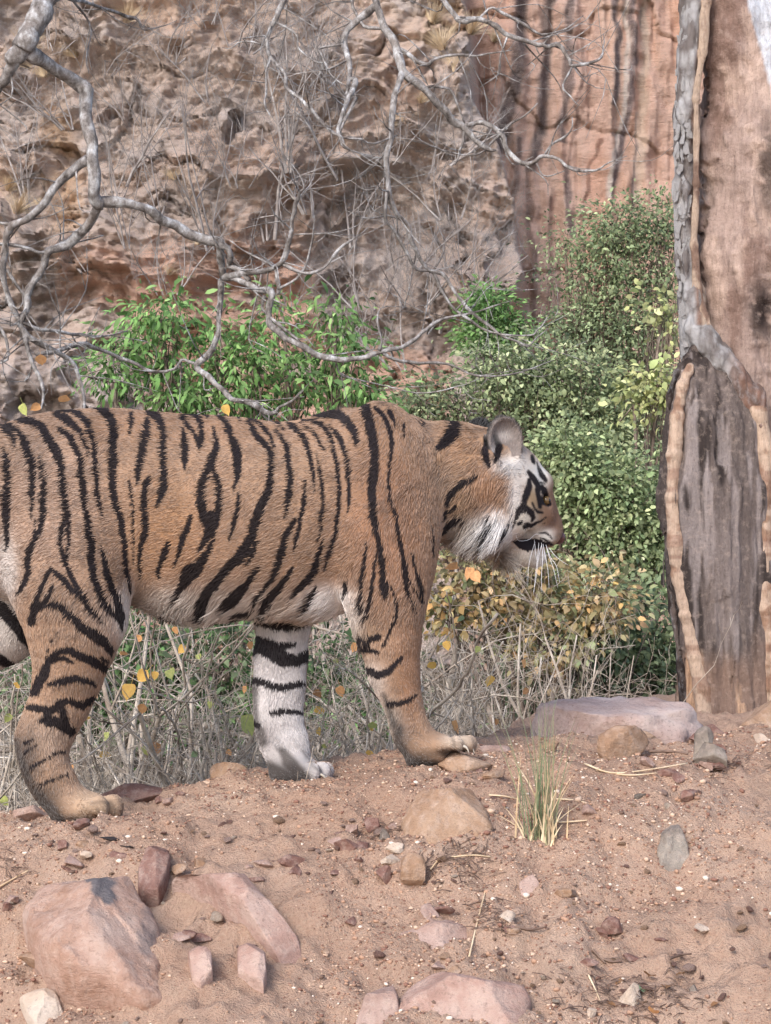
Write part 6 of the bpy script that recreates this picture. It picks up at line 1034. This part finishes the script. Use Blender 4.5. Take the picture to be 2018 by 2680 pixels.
# gravel too fine to count
V0, F0 = rock_shape(200, 8, 1, .1, .7); ng = 60000; gxp = rp.uniform(-1.3, 1.5, ng); gyp = rp.uniform(-1.3, .6, ng); keepg = (gyp < .25) | (gxp > .35); nclu = fbm(np.stack([gxp * 3, gyp * 3, 0 * gxp], -1), 3); keepg &= nclu > rp.uniform(-.6, .7, ng); gxp, gyp = gxp[keepg], gyp[keepg]; ng = len(gxp)
gs = rp.uniform(.0013, .0042, ng) * np.where(rp.rand(ng) < .12, rp.uniform(1.4, 2.6, ng), 1); an = rp.uniform(0, 6.28, ng); gzp = ground_z(gxp, gyp)
Vx = V0[None] * gs[:, None, None] * rp.uniform(.7, 1.3, (ng, 1, 3)); ca_, sa_ = np.cos(an)[:, None], np.sin(an)[:, None]; Vr = np.stack([Vx[..., 0] * ca_ - Vx[..., 1] * sa_, Vx[..., 0] * sa_ + Vx[..., 1] * ca_, Vx[..., 2]], -1) + np.stack([gxp, gyp, gzp + gs * .3], -1)[:, None]
gme = mesh_np('gravel', Vr.reshape(-1, 3), tris=(F0[None] + (np.arange(ng) * len(V0))[:, None, None]).reshape(-1, 3), smooth=False); gc = np.array([lin(*c) for c in ((178, 138, 112), (140, 100, 84), (206, 174, 148), (156, 120, 100), (116, 92, 80), (226, 206, 188))])[rp.choice(6, ng, p=[.3, .2, .18, .2, .07, .05])]; vcol(gme, 'stone', np.repeat(gc, len(V0), 0))
m = Mat('gravel', .92, .12); m.color(m.attr('stone')); tag(link('gravel', gme, m.m), 'fine gravel and crumbs of earth scattered over the bank', 'gravel', kind='stuff')
# grass tuft on the bank
def blade_set(name, parent, n, px, py, h_px, seed, col, spread, w):
    r_ = np.random.RandomState(seed); b0 = hit(px, py); s = (5 + b0[1]) / FPX
    for i in range(n):
        az = r_.uniform(-math.pi, math.pi); ln_ = h_px * s * r_.uniform(.35, 1.0); le = r_.uniform(.02, spread); b = b0 + np.array([r_.randn() * 22 * s, r_.randn() * 12 * s, -.035]); dx = np.array([math.cos(az), math.sin(az) * .6, 0]) * le
        c_ = np.array([b + dx * ln_ * (t * .6 + .8 * t * t) + np.array([0, 0, ln_ * (t - .25 * le * t * t)]) for t in np.linspace(0, 1, 8)]); side = np.array([.8, .6 * r_.randn(), 0]); side /= np.linalg.norm(side); ww = w * s * (1 - np.linspace(0, 1, 8) ** 2 * .92)
        V_ = np.empty((16, 3)); V_[0::2] = c_ - side * ww[:, None] / 2; V_[1::2] = c_ + side * ww[:, None] / 2; o = link(name, mesh_np(name, V_ - TB, quads=np.array([(2 * k, 2 * k + 1, 2 * k + 3, 2 * k + 2) for k in range(7)])), col[r_.randint(len(col))], parent)
def flat_mat(n_, a, b):
    m = Mat(n_, .7, .25); m.color(m.ramp(m.noise(m.tc('Object'), 14, 3), [(.35, lin(*a)), (.65, lin(*b))])); return m.m
G_ = [flat_mat('blade_green', (96, 112, 78), (128, 140, 100)), flat_mat('blade_olive', (118, 122, 84), (150, 150, 108))]; S_ = [flat_mat('blade_straw', (176, 146, 106), (216, 188, 146)), flat_mat('blade_pale', (198, 172, 132), (232, 210, 172))]
tb_ = hit(1420, 2190); TB = tb_; tuft = tag(empty('grass_tuft', tb_), 'tuft of thin green and straw grass standing on the bank before the pale boulder', 'grass')
blade_set('blade', tuft, 48, 1420, 2185, 450, 1, G_, .30, 2.8); blade_set('blade', tuft, 44, 1425, 2190, 260, 2, S_, .36, 5); blade_set('blade', tuft, 18, 1415, 2190, 150, 3, S_, .8, 6)
# dry stalks, twigs and leaves on the soil
def stalk(name, label, cat, pts, w, mat, group=None, lift=.006):
    q = np.array([hit(*p) for p in pts]); q[:, 2] += lift; c_ = spline(q, 14); s = (5 + q[0, 1]) / FPX; tb = Tubes(5); tb.add(c_, np.linspace(w * s * .5, w * s * .28, 14)); o = link(name, tb.mesh(name, q[0]), mat); o.location = q[0]; return tag(o, label, cat, group)
M_st = flat_mat('straw', (190, 158, 120), (230, 206, 170)); M_tw = flat_mat('twig_dark', (92, 70, 60), (140, 114, 98))
for lab, pts in (('long dry straw curving beside the grass tuft', [(1530, 2005), (1600, 2030), (1690, 2022), (1800, 2004)]), ('second dry straw just under the long curving one', [(1560, 2022), (1640, 2036), (1720, 2030)]), ('short straw poking out at the foot of the grass tuft', [(1280, 2088), (1320, 2092), (1362, 2100)]), ('pale stick lying behind the foot of the grass tuft', [(1455, 2100), (1510, 2105), (1560, 2116)]), ('straw running from the grass tuft over the mauve stone', [(1440, 2162), (1500, 2158), (1550, 2155)]), ('thin upright dry stem above the wide boulder', [(1228, 2512), (1245, 2440), (1260, 2380), (1272, 2335)]), ('straw lying above the square tan block', [(1125, 2285), (1145, 2265), (1160, 2250)]), ('long thin straw in the twig heap under the belly', [(1180, 2250), (1240, 2248), (1285, 2250)]), ('straw standing at the bottom among leaf litter', [(1540, 2560), (1555, 2590), (1572, 2632)]), ('dry stalk lying at the outer edge of the bank', [(-10, 2335), (35, 2310), (75, 2288)])): stalk('straw', lab, 'straw', pts, 6, M_st)
for lab, pts in (('forked pale twig by the reddish flake', [(1580, 2520), (1600, 2524), (1628, 2524)]), ('twig crossing the forked pale twig', [(1550, 2495), (1570, 2515), (1585, 2530)]), ('dark twig along the slope above the leaf litter', [(1750, 2520), (1780, 2508), (1810, 2505)]), ('bent dark twig by the pale broken stone', [(1350, 2438), (1390, 2440), (1430, 2434)]), ('thin dark twig on the crest before the scarred tree', [(1700, 1972), (1760, 1974), (1800, 1980)])): stalk('twig', lab, 'twig', pts, 9, M_tw)
# dark litter of tiny twigs
rl = np.random.RandomState(9); tbL = Tubes(3)
for (cx_, cy_, rx_, ry_, n_) in ((1190, 2260, 90, 70, 110), (1650, 2620, 190, 70, 150), (1290, 2400, 60, 50, 50), (1930, 2010, 90, 30, 60), (1010, 2180, 60, 30, 30), (40, 2270, 40, 40, 20)):
    for i in range(n_):
        a = hit(cx_ + rl.randn() * rx_ * .5, cy_ + rl.randn() * ry_ * .5); az = rl.uniform(0, 6.28); l_ = rl.uniform(.012, .05); e = a + np.array([math.cos(az), math.sin(az), rl.uniform(0, .3)]) * l_; e[2] = max(e[2], float(ground_z(e[0], e[1], False)) + .003); tbL.add([a + [0, 0, .004], (a + e) / 2 + [0, 0, .006], e], [.0013, .0012, .0008], cap=False)
tag(link('litter', tbL.mesh('litter'), M_tw), 'dark litter of tiny twigs caught on the bank', 'litter', kind='stuff')
for k, (px_, py_, sz_, nm) in enumerate([(1700, 2560, 40, 'brown'), (1740, 2590, 34, 'brown'), (1680, 2600, 30, 'green'), (1620, 2580, 30, 'brown'), (1710, 2660, 36, 'orange'), (1870, 2640, 28, 'brown'), (1600, 2640, 26, 'brown'), (1780, 2560, 28, 'brown')]):
    p_ = hit(px_, py_); L_ = bpy.data.objects.new('fallen_leaf', LMESH[nm]); COL.objects.link(L_); s_ = sz_ * (5 + p_[1]) / FPX; L_.scale = (s_,) * 3; L_.location = p_ + np.array([0, 0, .008]); L_.rotation_euler = (rp.uniform(0, .6), rp.uniform(-.4, .4), rp.uniform(0, 6)); tag(L_, 'curled %s dead leaf lying in the litter at the foot of the bank' % nm, 'leaf', 'dead %s leaves on the bank' % nm)
V_, F_ = rock_shape(300, 9, 3, .25, .5)
for k, (px_, py_, s_, lab) in enumerate([(292, 2203, .02, 'larger dark crumb of dung on the bare crest'), (332, 2222, .012, 'smaller dark crumb of dung on the bare crest')]):
    o = link('dung', mesh_np('dung', V_, tris=F_), flat_mat('dung', (40, 34, 36), (66, 56, 54))); p_ = hit(px_, py_); o.location = p_ + np.array([0, 0, .004]); o.scale = (s_ * 1.6, s_, s_ * .7); o.rotation_euler = (0, .2, 0); tag(o, lab, 'dung')
